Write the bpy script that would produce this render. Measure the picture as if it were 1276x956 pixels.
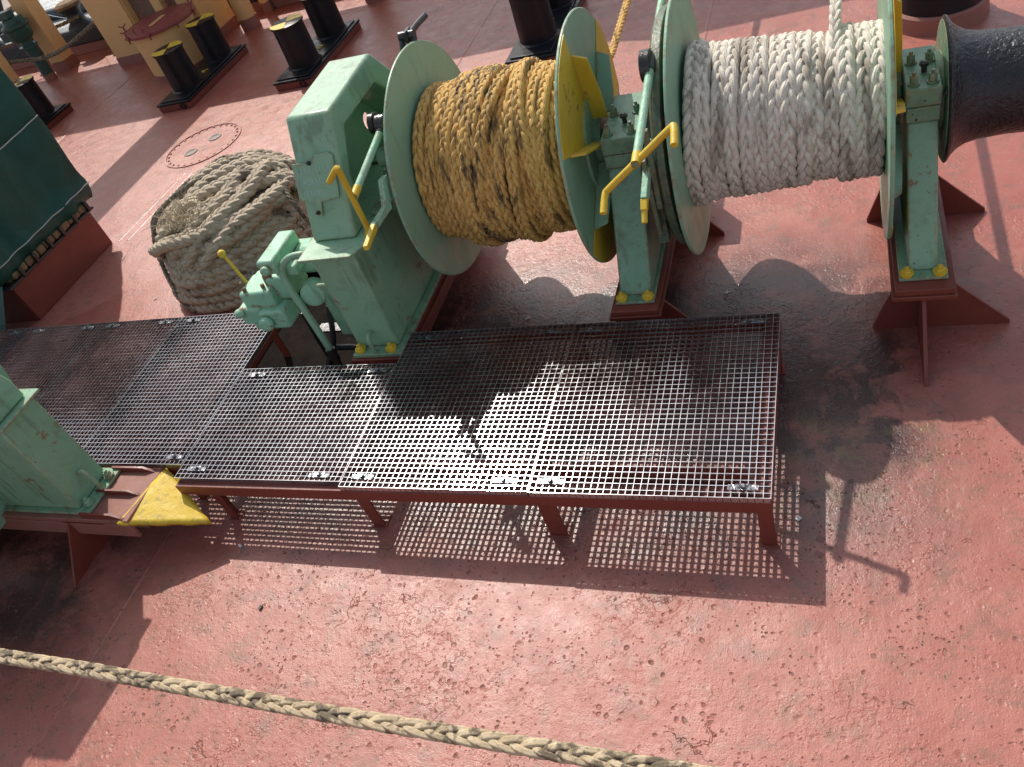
import bpy, bmesh, math, random
import numpy as np
from mathutils import Vector, Matrix
random.seed(7); rng = np.random.default_rng(7)
PI = math.pi; rad = math.radians
S = bpy.context.scene
for o in list(bpy.data.objects): bpy.data.objects.remove(o)
C = S.collection

# ------------------------------------------------------------------ camera, sky, sun, exposure
cam_d = bpy.data.cameras.new('camera'); cam = bpy.data.objects.new('camera', cam_d); C.objects.link(cam)
cam_d.sensor_width = 36; cam_d.lens = 36*1027.3/1276; cam_d.clip_start = .05; cam_d.clip_end = 6000
cam.matrix_world = Matrix.Translation((0, 0, 3)) @ (Matrix.Rotation(rad(30.0166), 4, 'Z') @ Matrix.Rotation(rad(48.75), 4, 'X') @ Matrix.Rotation(rad(-22.4208), 4, 'Z'))
S.camera = cam
SUN = Vector((-.55, .745, 1)).normalized()          # towards the sun
elev = math.asin(SUN.z)
W = bpy.data.worlds.new('World'); S.world = W; W.use_nodes = True
nt = W.node_tree; nt.nodes.clear()
sky = nt.nodes.new('ShaderNodeTexSky'); sky.sky_type = 'NISHITA'; sky.sun_disc = False
sky.sun_elevation = elev; sky.sun_rotation = math.atan2(SUN.x, SUN.y)
sky.dust_density = 2.0; sky.air_density = 1.0
bg = nt.nodes.new('ShaderNodeBackground'); bg.inputs['Strength'].default_value = .15
wo = nt.nodes.new('ShaderNodeOutputWorld')
hz = nt.nodes.new('ShaderNodeHueSaturation'); hz.inputs['Saturation'].default_value = .55   # hazy, washed-out day
nt.links.new(sky.outputs[0], hz.inputs['Color']); nt.links.new(hz.outputs[0], bg.inputs[0]); nt.links.new(bg.outputs[0], wo.inputs[0])
sun_d = bpy.data.lights.new('sun', 'SUN'); sun_d.energy = 3.4; sun_d.angle = rad(.55); sun_d.color = (1, .93, .83)
sun = bpy.data.objects.new('sun', sun_d); C.objects.link(sun)
sun.rotation_euler = SUN.to_track_quat('Z', 'Y').to_euler()
S.view_settings.view_transform = 'Standard'; S.view_settings.look = 'None'
S.view_settings.exposure = .16; S.view_settings.gamma = 1
S.render.engine = 'CYCLES'
S.render.resolution_x = 1024; S.render.resolution_y = 767

# ------------------------------------------------------------------ materials
def lin(r, g, b):
    f = lambda c: (c/255/12.92) if c/255 <= .04045 else ((c/255+.055)/1.055)**2.4
    return (f(r), f(g), f(b), 1)
class NG:
    def __init__(s, name):
        s.m = bpy.data.materials.new(name); s.m.use_nodes = True; s.t = s.m.node_tree
        s.b = s.t.nodes['Principled BSDF']
        s.geo = s.t.nodes.new('ShaderNodeNewGeometry')
    def n(s, t, **k):
        o = s.t.nodes.new(t)
        for a, v in k.items(): setattr(o, a, v)
        return o
    def link(s, a, b): s.t.links.new(a, b)
    def noise(s, scale, detail=4, rough=.55, dist=0, vec=None):
        o = s.n('ShaderNodeTexNoise'); o.inputs['Scale'].default_value = scale; o.inputs['Detail'].default_value = detail
        o.inputs['Roughness'].default_value = rough; o.inputs['Distortion'].default_value = dist
        s.link(vec if vec is not None else s.geo.outputs['Position'], o.inputs['Vector']); return o.outputs[0]
    def ramp(s, x, stops):
        o = s.n('ShaderNodeValToRGB'); cr = o.color_ramp
        while len(cr.elements) < len(stops): cr.elements.new(.5)
        for e, (p, c) in zip(cr.elements, stops):
            e.position = p; e.color = c if isinstance(c, tuple) else (c, c, c, 1)
        s.link(x, o.inputs[0]); return o.outputs[0]
    def mix(s, f, a, b, mode='MIX'):
        o = s.n('ShaderNodeMix', data_type='RGBA', blend_type=mode)
        for sock, v in ((o.inputs[0], f), (o.inputs[6], a), (o.inputs[7], b)):
            if hasattr(v, 'links'): s.link(v, sock)
            else: sock.default_value = v
        return o.outputs[2]
    def math(s, op, a, b=0.0, c=None, clamp=False):
        o = s.n('ShaderNodeMath', operation=op, use_clamp=clamp)
        for i, v in enumerate((a, b) if c is None else (a, b, c)):
            if hasattr(v, 'links'): s.link(v, o.inputs[i])
            else: o.inputs[i].default_value = v
        return o.outputs[0]
    def bump(s, h, strength, dist=.01, prev=None):
        o = s.n('ShaderNodeBump'); o.inputs['Strength'].default_value = strength; o.inputs['Distance'].default_value = dist
        s.link(h, o.inputs['Height'])
        if prev is not None: s.link(prev, o.inputs['Normal'])
        s.link(o.outputs[0], s.b.inputs['Normal']); return o.outputs[0]
    def out(s, col=None, rough=None, metal=None):
        for k, v in (('Base Color', col), ('Roughness', rough), ('Metallic', metal)):
            if v is None: continue
            if hasattr(v, 'links'): s.link(v, s.b.inputs[k])
            else: s.b.inputs[k].default_value = v
        return s.m

def paint(name, col, col2=None, rough=.42, rust=.0, grime=.35, bump=.25, grime_col=(.03, .028, .022, 1), scale=1.0, edge=0.):
    g = NG(name); col2 = col2 or tuple(min(1, c*1.18) for c in col[:3])+(1,)
    base = g.mix(g.ramp(g.noise(3.5*scale, 6, .6), [(.3, 0.), (.72, 1.)]), col, col2)
    if grime:
        k = g.ramp(g.noise(9*scale, 8, .72, .6), [(.52, 0.), (.75, grime)])
        base = g.mix(k, base, tuple(c*.35+gc*.5 for c, gc in zip(col[:3], grime_col[:3]))+(1,))
        chips = g.ramp(g.noise(46*scale, 3, .5), [(.70, 0.), (.735, min(1, grime*1.8))])
        base = g.mix(chips, base, grime_col)
    if rust:
        k2 = g.ramp(g.math('MULTIPLY', g.noise(5*scale, 5, .6), g.noise(24*scale, 5, .7)), [(.37-.05*rust, 0.), (.42-.05*rust, .85)])
        base = g.mix(k2, base, (.23, .10, .045, 1))
    if edge:   # chipped and rusty arrises
        bv = g.n('ShaderNodeBevel'); bv.samples = 4; bv.inputs['Radius'].default_value = .028
        dt = g.n('ShaderNodeVectorMath', operation='DOT_PRODUCT'); g.link(bv.outputs[0], dt.inputs[0]); g.link(g.geo.outputs['Normal'], dt.inputs[1])
        e = g.ramp(dt.outputs['Value'], [(.90, 1.), (.992, 0.)])
        e = g.math('MULTIPLY', e, g.ramp(g.noise(16, 6, .7), [(.50-.08*edge, 0.), (.60, 1.)]), clamp=True)
        base = g.mix(g.math('MULTIPLY', e, .85), base, g.mix(g.ramp(g.noise(40, 3), [(.45, 0.), (.55, 1.)]), (.20, .085, .035, 1), (.42, .25, .12, 1)))
        st = g.n('ShaderNodeMapping'); st.inputs['Scale'].default_value = (26, 26, 2.2); g.link(g.geo.outputs['Position'], st.inputs[0])
        runs = g.ramp(g.math('MULTIPLY', g.noise(1, 4, .6, 0, st.outputs[0]), g.noise(3, 4, .6)), [(.29, 0.), (.37, .38*edge)])
        base = g.mix(runs, base, (.10, .12, .07, 1))
    g.bump(g.math('ADD', g.noise(14*scale, 5, .6), g.math('MULTIPLY', g.noise(120*scale, 3), .35)), bump, .01)
    return g.out(base, g.ramp(g.noise(11*scale, 4), [(.3, rough-.08), (.7, rough+.14)]))

M = {}
M['green'] = paint('seafoam_paint', (.20, .37, .235, 1), (.24, .415, .27, 1), .40, rust=.6, grime=.5, edge=1.2)
M['green_clean'] = paint('flange_paint', (.225, .40, .27, 1), (.255, .43, .295, 1), .4, rust=.0, grime=.22, edge=.5)
M['green_grimy'] = paint('greasy_green_paint', (.13, .27, .17, 1), (.20, .36, .24, 1), .4, rust=.7, grime=.8, bump=.4, edge=1.3)
M['green_pale'] = paint('pale_green_paint', (.26, .52, .36, 1), (.31, .57, .40, 1), .45, rust=.3, grime=.3, bump=.7, edge=1.)
M['yellow'] = paint('yellow_paint', (.62, .42, .03, 1), (.70, .49, .045, 1), .4, rust=.3, grime=.22)
M['yellow_rough'] = paint('crusty_yellow_paint', (.66, .44, .025, 1), (.72, .50, .035, 1), .5, rust=.1, grime=.12, bump=.3, scale=2, edge=1.)
M['red'] = paint('red_oxide_steel', (.17, .035, .022, 1), (.20, .045, .030, 1), .42, rust=0, grime=.3)
M['red_old'] = paint('old_red_paint', (.26, .10, .075, 1), (.31, .13, .10, 1), .55, rust=.5, grime=.4)
M['maroon'] = paint('lid_paint', (.25, .055, .05, 1), (.29, .07, .06, 1), .5, grime=.3)
M['cream'] = paint('ochre_cream_paint', (.70, .43, .17, 1), (.75, .47, .20, 1), .45, rust=.0, grime=.10)
M['black'] = paint('black_bitt_paint', (.006, .007, .010, 1), (.011, .012, .016, 1), .34, grime=.08, bump=.12, grime_col=(.05, .05, .05, 1))
M['black'].node_tree.nodes['Principled BSDF'].inputs['Specular IOR Level'].default_value = .28
M['navy'] = paint('dark_bulwark_paint', (.018, .028, .036, 1), (.03, .042, .05, 1), .5, grime=.3, bump=.2)
M['dkgreen'] = paint('dark_green_paint', (.02, .075, .06, 1), (.028, .09, .07, 1), .4, grime=.2)
M['brown'] = paint('brown_recess_paint', (.16, .10, .07, 1), None, .6, grime=.3)
M['greasy'] = paint('black_greased_green', (.055, .10, .065, 1), (.12, .21, .14, 1), .35, rust=.8, grime=.95, bump=.6, edge=1.3)
M['oily'] = paint('oily_steel', (.02, .02, .02, 1), (.05, .045, .04, 1), .25, grime=.4, bump=.4)
M['bilge'] = paint('oily_bilge', (.006, .005, .005, 1), (.016, .010, .008, 1), .6, grime=.5, bump=.8)
M['bilge'].node_tree.nodes['Principled BSDF'].inputs['Specular IOR Level'].default_value = .02
M['rubber'] = paint('rubber_hose', (.02, .02, .022, 1), None, .4, grime=.2)
M['dull_steel'] = paint('dull_worn_steel', (.22, .17, .15, 1), (.30, .25, .23, 1), .6, grime=.5)
M['cord'] = paint('grey_cord', (.34, .35, .34, 1), None, .7, grime=.3)
M['litter'] = paint('scrap_white', (.6, .6, .6, 1), None, .5, grime=.2)
M['scale_band'] = paint('flaking_gasket', (.30, .21, .11, 1), (.12, .06, .03, 1), .75, rust=1.4, grime=.7, bump=1., scale=3)

def mat_warp():
    g = NG('pitted_black_casting')
    base = g.mix(g.ramp(g.noise(6, 5), [(.35, 0.), (.7, 1.)]), (.010, .010, .013, 1), (.018, .019, .024, 1))
    g.bump(g.math('ADD', g.noise(38, 3, .5, .4), g.math('MULTIPLY', g.noise(110, 2), .3)), .9, .012)
    return g.out(base, .34)
M['warp'] = mat_warp()

def mat_steel():
    g = NG('galvanised_steel')
    n = g.noise(4, 6, .65)
    base = g.mix(g.ramp(n, [(.35, 0.), (.65, 1.)]), (.40, .41, .435, 1), (.64, .65, .675, 1))
    base = g.mix(g.ramp(g.noise(26, 4, .6), [(.56, 0.), (.68, .5)]), base, (.20, .14, .10, 1))
    return g.out(base, g.ramp(g.noise(30, 4), [(.3, .11), (.7, .22)]), .93)
M['steel'] = mat_steel()
def mat_clip():
    g = NG('clip_steel')
    base = g.mix(g.ramp(g.noise(60, 3), [(.4, 0.), (.6, 1.)]), (.10, .10, .11, 1), (.30, .305, .32, 1))
    g.bump(g.noise(30, 3), .5, .01)
    return g.out(base, .22, .9)
M['clip'] = mat_clip()

def mat_tarp():
    g = NG('green_tarpaulin')
    wv = g.n('ShaderNodeTexWave', wave_type='BANDS', bands_direction='Y'); wv.inputs['Scale'].default_value = .55; wv.inputs['Distortion'].default_value = 6
    wv.inputs['Detail'].default_value = 3; g.link(g.geo.outputs['Position'], wv.inputs['Vector'])
    base = g.mix(g.ramp(g.noise(2.5, 5), [(.35, 0.), (.7, 1.)]), (.007, .055, .042, 1), (.012, .075, .056, 1))
    b1 = g.bump(wv.outputs[1], .9, .09)
    g.bump(g.noise(3.2, 4, .55), .6, .06, b1)
    g.b.inputs['Specular IOR Level'].default_value = .3
    return g.out(base, .5)
M['tarp'] = mat_tarp()

def mat_rope(name, c1, c2, dirt, dirt_amt, yarn=9., bumpk=.8, dirt_scale=5., stripe=None, stretch=None):
    g = NG(name)
    uv = g.n('ShaderNodeUVMap'); mp = g.n('ShaderNodeMapping'); g.link(uv.outputs[0], mp.inputs[0])
    mp.inputs['Scale'].default_value = (22., 1., 1.)
    wv = g.n('ShaderNodeTexWave', wave_type='BANDS', bands_direction='Y')
    wv.inputs['Scale'].default_value = yarn/(2*PI)*2; wv.inputs['Distortion'].default_value = 1.2; wv.inputs['Detail'].default_value = 2
    g.link(mp.outputs[0], wv.inputs[0])
    base = g.mix(g.ramp(g.noise(26, 5, .65), [(.3, 0.), (.72, 1.)]), c1, c2)
    dv = None
    if stretch:
        dm = g.n('ShaderNodeMapping'); dm.inputs['Scale'].default_value = (stretch, 1, 1); g.link(g.geo.outputs['Position'], dm.inputs[0]); dv = dm.outputs[0]
    base = g.mix(g.ramp(g.noise(dirt_scale, 6, .7, .5, dv), [(.60-dirt_amt*.22, 0.), (.67-dirt_amt*.2, .85)]), base, dirt)
    base = g.mix(g.ramp(g.noise(90, 3, .6), [(.58, 0.), (.75, .5)]), base, tuple(c*.35 for c in c1[:3])+(1,))
    if stripe:   # worn, blackened stretch of the rope
        sx = g.n('ShaderNodeSeparateXYZ'); g.link(g.geo.outputs['Position'], sx.inputs[0])
        d = g.math('ABSOLUTE', g.math('SUBTRACT', sx.outputs[0], stripe[0]))
        k = g.math('MULTIPLY', g.ramp(g.math('DIVIDE', d, stripe[1]), [(.2, 1.), (1., 0.)]), g.ramp(g.noise(5, 7, .75, .3, dv), [(.47, 0.), (.60, .85)]))
        base = g.mix(k, base, (.035, .03, .025, 1))
    b = g.bump(wv.outputs[1], bumpk*.55, .004)
    g.bump(g.noise(150, 3, .6), bumpk*.5, .004, b)
    return g.out(base, .78)
M['rope_gold'] = mat_rope('golden_polypropylene', (.56, .30, .07, 1), (.82, .54, .18, 1), (.17, .085, .025, 1), .32, stripe=(-1.66, .30), stretch=5.)
M['rope_white'] = mat_rope('white_polyamide', (.60, .53, .44, 1), (.86, .80, .69, 1), (.34, .285, .225, 1), .40, dirt_scale=2.6, stretch=5.)
M['rope_old'] = mat_rope('weathered_hawser', (.33, .255, .175, 1), (.53, .44, .325, 1), (.13, .10, .07, 1), .28, yarn=6, bumpk=1.2)
M['rope_fore'] = mat_rope('tan_line', (.40, .295, .175, 1), (.66, .53, .35, 1), (.085, .062, .04, 1), .52, dirt_scale=15., yarn=5)
M['rope_thin'] = mat_rope('dark_lashing', (.14, .12, .08, 1), (.30, .25, .17, 1), (.04, .035, .03, 1), .4, dirt_scale=30.)
M['fray'] = mat_rope('frayed_fibre', (.52, .42, .28, 1), (.68, .57, .40, 1), (.2, .15, .1, 1), .2)

def mat_deck():
    g = NG('worn_red_deck_paint'); P = g.geo.outputs['Position']
    sx = g.n('ShaderNodeSeparateXYZ'); g.link(P, sx.inputs[0]); X, Y = sx.outputs[0], sx.outputs[1]
    big = g.noise(.55, 5, .6, .3); mid = g.noise(3.1, 9, .68, .1)
    base = g.mix(g.ramp(mid, [(.33, 0.), (.68, 1.)]), (.33, .085, .060, 1), (.43, .150, .113, 1))
    base = g.mix(g.ramp(big, [(.4, 0.), (.65, .5)]), base, (.40, .165, .125, 1))
    # repainted patches with firm edges
    vr = g.n('ShaderNodeTexVoronoi'); vr.inputs['Scale'].default_value = .62
    w0 = g.n('ShaderNodeVectorMath', operation='MULTIPLY_ADD'); n0 = g.n('ShaderNodeTexNoise'); n0.inputs['Scale'].default_value = 2.2; n0.inputs['Detail'].default_value = 8; n0.inputs['Roughness'].default_value = .7; g.link(P, n0.inputs[0])
    g.link(n0.outputs[1], w0.inputs[0]); w0.inputs[1].default_value = (.8, .8, 0); g.link(P, w0.inputs[2]); g.link(w0.outputs[0], vr.inputs['Vector'])
    s0 = g.n('ShaderNodeSeparateColor'); g.link(vr.outputs['Color'], s0.inputs[0])
    base = g.mix(g.math('MULTIPLY', g.math('GREATER_THAN', s0.outputs[0], .62), .45), base, (.34, .085, .062, 1))
    base = g.mix(g.math('MULTIPLY', g.math('GREATER_THAN', s0.outputs[1], .72), .35), base, (.47, .20, .16, 1))
    # traffic scuffs, long thin pale scratches
    mp = g.n('ShaderNodeMapping'); mp.inputs['Scale'].default_value = (1, 7, 1); mp.inputs['Rotation'].default_value = (0, 0, .25); g.link(P, mp.inputs[0])
    scr = g.noise(4, 7, .72, .0, mp.outputs[0])
    base = g.mix(g.ramp(scr, [(.58, 0.), (.74, .25)]), base, (.54, .29, .23, 1))
    # grime patches, grey-brown
    gk = g.ramp(g.noise(7.5, 8, .74, .15), [(.50, 0.), (.66, .75)])
    base = g.mix(gk, base, (.20, .105, .07, 1))
    # near-foreground wear is heavier
    near = g.ramp(g.math('MULTIPLY', g.math('SUBTRACT', Y, 0.), .25), [(.5, 1.), (.95, .15)])
    # pits
    wob = g.n('ShaderNodeVectorMath', operation='MULTIPLY_ADD')
    nz = g.n('ShaderNodeTexNoise'); nz.inputs['Scale'].default_value = 13; nz.inputs['Detail'].default_value = 4; g.link(P, nz.inputs[0])
    g.link(nz.outputs[1], wob.inputs[0]); wob.inputs[1].default_value = (.05, .05, 0); g.link(P, wob.inputs[2])
    def pits(scale, thr, soft, dens):
        v = g.n('ShaderNodeTexVoronoi'); v.inputs['Scale'].default_value = scale; g.link(wob.outputs[0], v.inputs['Vector'])
        sc = g.n('ShaderNodeSeparateColor'); g.link(v.outputs['Color'], sc.inputs[0])
        lim = g.math('MULTIPLY', sc.outputs[0], thr)
        k = g.math('SUBTRACT', lim, v.outputs['Distance'])
        k = g.math('MULTIPLY', k, soft, clamp=True)
        return g.math('MULTIPLY', k, g.math('GREATER_THAN', sc.outputs[1], 1-dens), clamp=True)
    clus = g.ramp(g.noise(1.7, 4, .65), [(.44, .25), (.6, 1.)])
    p1 = g.math('MULTIPLY', pits(12, .25, 5, .4), clus); p2 = g.math('MULTIPLY', pits(31, .40, 5, .5), clus); p3 = pits(6.5, .15, 6, .2); p4 = g.math('MULTIPLY', pits(62, .42, 5, .55), g.ramp(g.noise(3.5, 4, .6), [(.46, .15), (.58, 1.)]))
    pit = g.math('MAXIMUM', g.math('MAXIMUM', g.math('MAXIMUM', p1, p2), p3), p4)
    pit = g.math('MULTIPLY', pit, near, clamp=True)
    base = g.mix(g.math('MULTIPLY', pit, .75), base, (.10, .055, .04, 1))
    # cracks in the thick paint
    v = g.n('ShaderNodeTexVoronoi', feature='DISTANCE_TO_EDGE'); v.inputs['Scale'].default_value = 4.6
    wob2 = g.n('ShaderNodeVectorMath', operation='MULTIPLY_ADD'); g.link(nz.outputs[1], wob2.inputs[0]); wob2.inputs[1].default_value = (.28, .28, 0); g.link(P, wob2.inputs[2])
    g.link(wob2.outputs[0], v.inputs['Vector'])
    ck = g.ramp(v.outputs['Distance'], [(.0, 1.), (.012, 0.)])
    ck = g.math('MULTIPLY', ck, g.ramp(g.noise(2.1, 3), [(.585, 0.), (.61, 1.)]))
    ck = g.math('MULTIPLY', ck, near, clamp=True)
    base = g.mix(g.math('MULTIPLY', ck, .5), base, (.09, .04, .03, 1))
    # oil and grease around the winch bed, with shade between the drums painted in
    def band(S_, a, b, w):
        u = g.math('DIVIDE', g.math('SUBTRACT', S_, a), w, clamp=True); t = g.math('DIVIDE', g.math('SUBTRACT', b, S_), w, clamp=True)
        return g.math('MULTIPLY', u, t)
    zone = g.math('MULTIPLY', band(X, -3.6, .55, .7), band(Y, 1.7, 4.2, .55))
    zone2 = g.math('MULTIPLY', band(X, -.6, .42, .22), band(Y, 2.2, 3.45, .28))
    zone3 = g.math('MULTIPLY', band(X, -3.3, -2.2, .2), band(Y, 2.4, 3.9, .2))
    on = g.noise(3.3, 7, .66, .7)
    oil_shade = g.math('MULTIPLY', g.ramp(on, [(.37, .36), (.55, 1.)]), zone)
    oil_shade = g.math('MAXIMUM', oil_shade, g.math('MULTIPLY', g.ramp(g.noise(4.5, 6, .66, .5), [(.36, 0.), (.52, 1.)]), zone2))
    oil_shade = g.math('MAXIMUM', oil_shade, g.math('MULTIPLY', zone3, .95))
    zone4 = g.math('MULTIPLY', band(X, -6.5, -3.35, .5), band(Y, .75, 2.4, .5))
    oil_shade = g.math('MAXIMUM', oil_shade, g.math('MULTIPLY', g.ramp(g.noise(2.6, 7, .7, .4), [(.38, .1), (.56, .95)]), zone4))
    base = g.mix(g.math('MULTIPLY', oil_shade, .88), base, (.028, .020, .022, 1))
    mud = g.math('MULTIPLY', g.ramp(g.noise(7, 5, .6, .5), [(.5, 0.), (.64, .6)]), band(X, -.5, .5, .2)); mud = g.math('MULTIPLY', mud, band(Y, 2.1, 2.8, .2))
    base = g.mix(mud, base, (.16, .12, .05, 1))
    # roughness
    r = g.ramp(g.noise(8, 5, .65), [(.3, .28), (.7, .48)])
    r = g.math('SUBTRACT', r, g.math('MULTIPLY', oil_shade, .22)); r = g.math('ADD', r, g.math('MULTIPLY', pit, .2))
    # relief: flaked plateaus, pits, grain
    fl = g.n('ShaderNodeTexVoronoi'); fl.inputs['Scale'].default_value = 9; g.link(wob2.outputs[0], fl.inputs['Vector'])
    flk = g.ramp(g.math('MULTIPLY', g.noise(5, 6, .7, .2), g.noise(17, 4, .6)), [(.26, 0.), (.285, 1.)])
    h = g.math('ADD', g.math('MULTIPLY', g.math('MULTIPLY', flk, g.ramp(g.noise(1.4, 4), [(.45, 0.), (.6, 1.)])), .28), g.math('MULTIPLY', g.noise(34, 6, .7), .5))
    h = g.math('SUBTRACT', h, g.math('MULTIPLY', pit, 1.2)); h = g.math('SUBTRACT', h, g.math('MULTIPLY', ck, .9))
    b0 = g.bump(g.noise(1.3, 3), .35, .05)
    b = g.bump(h, .6, .009, b0)
    g.bump(g.noise(150, 3, .7), .35, .003, b)
    g.b.inputs['Specular IOR Level'].default_value = .6
    return g.out(base, r)
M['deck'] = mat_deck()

def mat_water():
    g = NG('glaring_river_water')
    mp = g.n('ShaderNodeMapping'); mp.inputs['Scale'].default_value = (1, 2.2, 1); g.link(g.geo.outputs['Position'], mp.inputs[0])
    g.bump(g.math('ADD', g.noise(.9, 6, .6, .4, mp.outputs[0]), g.math('MULTIPLY', g.noise(5, 3, .6, 0, mp.outputs[0]), .3)), .9, .5)
    return g.out((.70, .71, .68, 1), .25)
M['water'] = mat_water()

# ------------------------------------------------------------------ mesh helpers
def V(*a): return Vector(a)
class MB:
    def __init__(s): s.v = []; s.f = []; s.uv = {}; s.mi = []; s.cur = 0
    def add(s, v, f):
        o = len(s.v); s.v += [tuple(p) for p in v]; s.f += [tuple(i+o for i in q) for q in f]; s.mi += [s.cur]*len(f); return s
    def box(s, lo, hi, R=None, piv=None):
        x0, y0, z0 = lo; x1, y1, z1 = hi
        v = [V(x, y, z) for z in (z0, z1) for x, y in ((x0, y0), (x1, y0), (x1, y1), (x0, y1))]
        if R is not None:
            c = V(*piv) if piv else (V(*lo)+V(*hi))/2
            v = [R @ (p-c)+c for p in v]
        return s.add(v, [(3, 2, 1, 0), (4, 5, 6, 7), (0, 1, 5, 4), (1, 2, 6, 5), (2, 3, 7, 6), (3, 0, 4, 7)])
    def cbox(s, c, d, R=None): return s.box([c[i]-d[i]/2 for i in range(3)], [c[i]+d[i]/2 for i in range(3)], R)
    def lathe(s, prof, p0, d, n=32, ph=0, caps=True):
        p0 = V(*p0); d = V(*d).normalized(); a = d.orthogonal().normalized(); b = d.cross(a)
        if abs(d.x) > .99: a = V(0, 1, 0); b = d.cross(a)
        if abs(d.z) > .99: a = V(1, 0, 0); b = d.cross(a)
        v = []; f = []
        for t, r in prof:
            for k in range(n):
                q = 2*PI*k/n+ph; v.append(p0+d*t+(a*math.cos(q)+b*math.sin(q))*r)
        for i in range(len(prof)-1):
            for k in range(n):
                k2 = (k+1) % n; f.append((i*n+k, i*n+k2, (i+1)*n+k2, (i+1)*n+k))
        if caps:
            f.append(tuple(reversed(range(n)))); f.append(tuple(range((len(prof)-1)*n, len(prof)*n)))
        return s.add(v, f)
    def cyl(s, p0, p1, r0, r1=None, n=24, ph=0):
        d = V(*p1)-V(*p0); return s.lathe([(0, r0), (d.length, r0 if r1 is None else r1)], p0, d, n, ph)
    def tube(s, pts, r, n=10):
        P = [V(*p) for p in pts]; N = len(P); v = []; f = []; prev = None
        for i in range(N):
            t = (P[min(i+1, N-1)]-P[max(i-1, 0)]).normalized()
            if prev is None: a = t.orthogonal().normalized()
            else: a = (prev-t*prev.dot(t)).normalized()
            prev = a; b = t.cross(a); rr = r[i] if hasattr(r, '__len__') else r
            for k in range(n):
                q = 2*PI*k/n; v.append(P[i]+(a*math.cos(q)+b*math.sin(q))*rr)
        for i in range(N-1):
            for k in range(n):
                k2 = (k+1) % n; f.append((i*n+k, i*n+k2, (i+1)*n+k2, (i+1)*n+k))
        f.append(tuple(reversed(range(n)))); f.append(tuple(range((N-1)*n, N*n)))
        return s.add(v, f)
    def plate(s, pts, vec):
        P = [V(*p) for p in pts]; n = len(P); w = V(*vec)
        v = [p-w/2 for p in P]+[p+w/2 for p in P]
        f = [tuple(reversed(range(n))), tuple(range(n, 2*n))]+[(i, (i+1) % n, (i+1) % n+n, i+n) for i in range(n)]
        return s.add(v, f)
    def bolt(s, p, d=(0, 0, 1), r=.022, h=.022):
        p = V(*p); d = V(*d).normalized()
        s.lathe([(0, r*1.45), (.006, r*1.45)], p, d, 16); s.lathe([(.0062, r), (h, r), (h+.004, r*.85)], p, d, 6, random.random())
        return s.lathe([(h+.0042, r*.5), (h+.018, r*.48)], p, d, 8)
    def build(s, name, mats, parent=None, bevel=0, ang=35, loc=None, seg=2, kind=None):
        base = parent; off = V(0, 0, 0)
        while base is not None: off += base.location; base = base.parent
        o_loc = V(*loc) if loc else V(0, 0, 0)
        me = bpy.data.meshes.new(name)
        me.from_pydata([tuple(V(*p)-off-o_loc) for p in s.v], [], s.f)
        for m in (mats if isinstance(mats, (list, tuple)) else [mats]): me.materials.append(M[m] if isinstance(m, str) else m)
        if any(s.mi): me.polygons.foreach_set('material_index', s.mi)
        bm = bmesh.new(); bm.from_mesh(me); bmesh.ops.recalc_face_normals(bm, faces=bm.faces); bm.to_mesh(me); bm.free()
        me.polygons.foreach_set('use_smooth', [True]*len(me.polygons)); me.set_sharp_from_angle(angle=rad(ang))
        o = bpy.data.objects.new(name, me); C.objects.link(o); o.parent = parent; o.location = o_loc
        if bevel:
            b = o.modifiers.new('bevel', 'BEVEL'); b.width = bevel; b.segments = seg; b.limit_method = 'ANGLE'; b.angle_limit = rad(40); b.harden_normals = False
        return o
def tag(o, label=None, cat=None, group=None, kind=None):
    if label: o['label'] = label
    if cat: o['category'] = cat
    if group: o['group'] = group
    if kind: o['kind'] = kind
    return o
def empty(name, loc, label, cat, group=None):
    o = bpy.data.objects.new(name, None); C.objects.link(o); o.location = loc; o.empty_display_size = .1
    return tag(o, label, cat, group)
def copy_tree(o, parent=None):
    c = o.copy(); C.objects.link(c); c.parent = parent
    for ch in [q for q in bpy.data.objects if q.parent == o]: copy_tree(ch, c)
    return c
def smooth_path(pts, n=8):
    P = [np.array(p, float) for p in pts]; out = []
    P = [2*P[0]-P[1]]+P+[2*P[-1]-P[-2]]
    for i in range(1, len(P)-2):
        for k in range(n):
            t = k/n; a, b, c, d = P[i-1], P[i], P[i+1], P[i+2]
            out.append(.5*((2*b)+(-a+c)*t+(2*a-5*b+4*c-d)*t*t+(-a+3*b-3*c+d)*t**3))
    out.append(P[-2]); return np.array(out)
def resample(P, step):
    P = np.asarray(P, float); d = np.linalg.norm(np.diff(P, axis=0), axis=1); s = np.concatenate([[0], np.cumsum(d)])
    n = max(4, int(s[-1]/step)); q = np.linspace(0, s[-1], n)
    return np.stack([np.interp(q, s, P[:, i]) for i in range(3)], 1), q
def nrm(a): return a/np.maximum(np.linalg.norm(a, axis=-1, keepdims=True), 1e-9)

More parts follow.
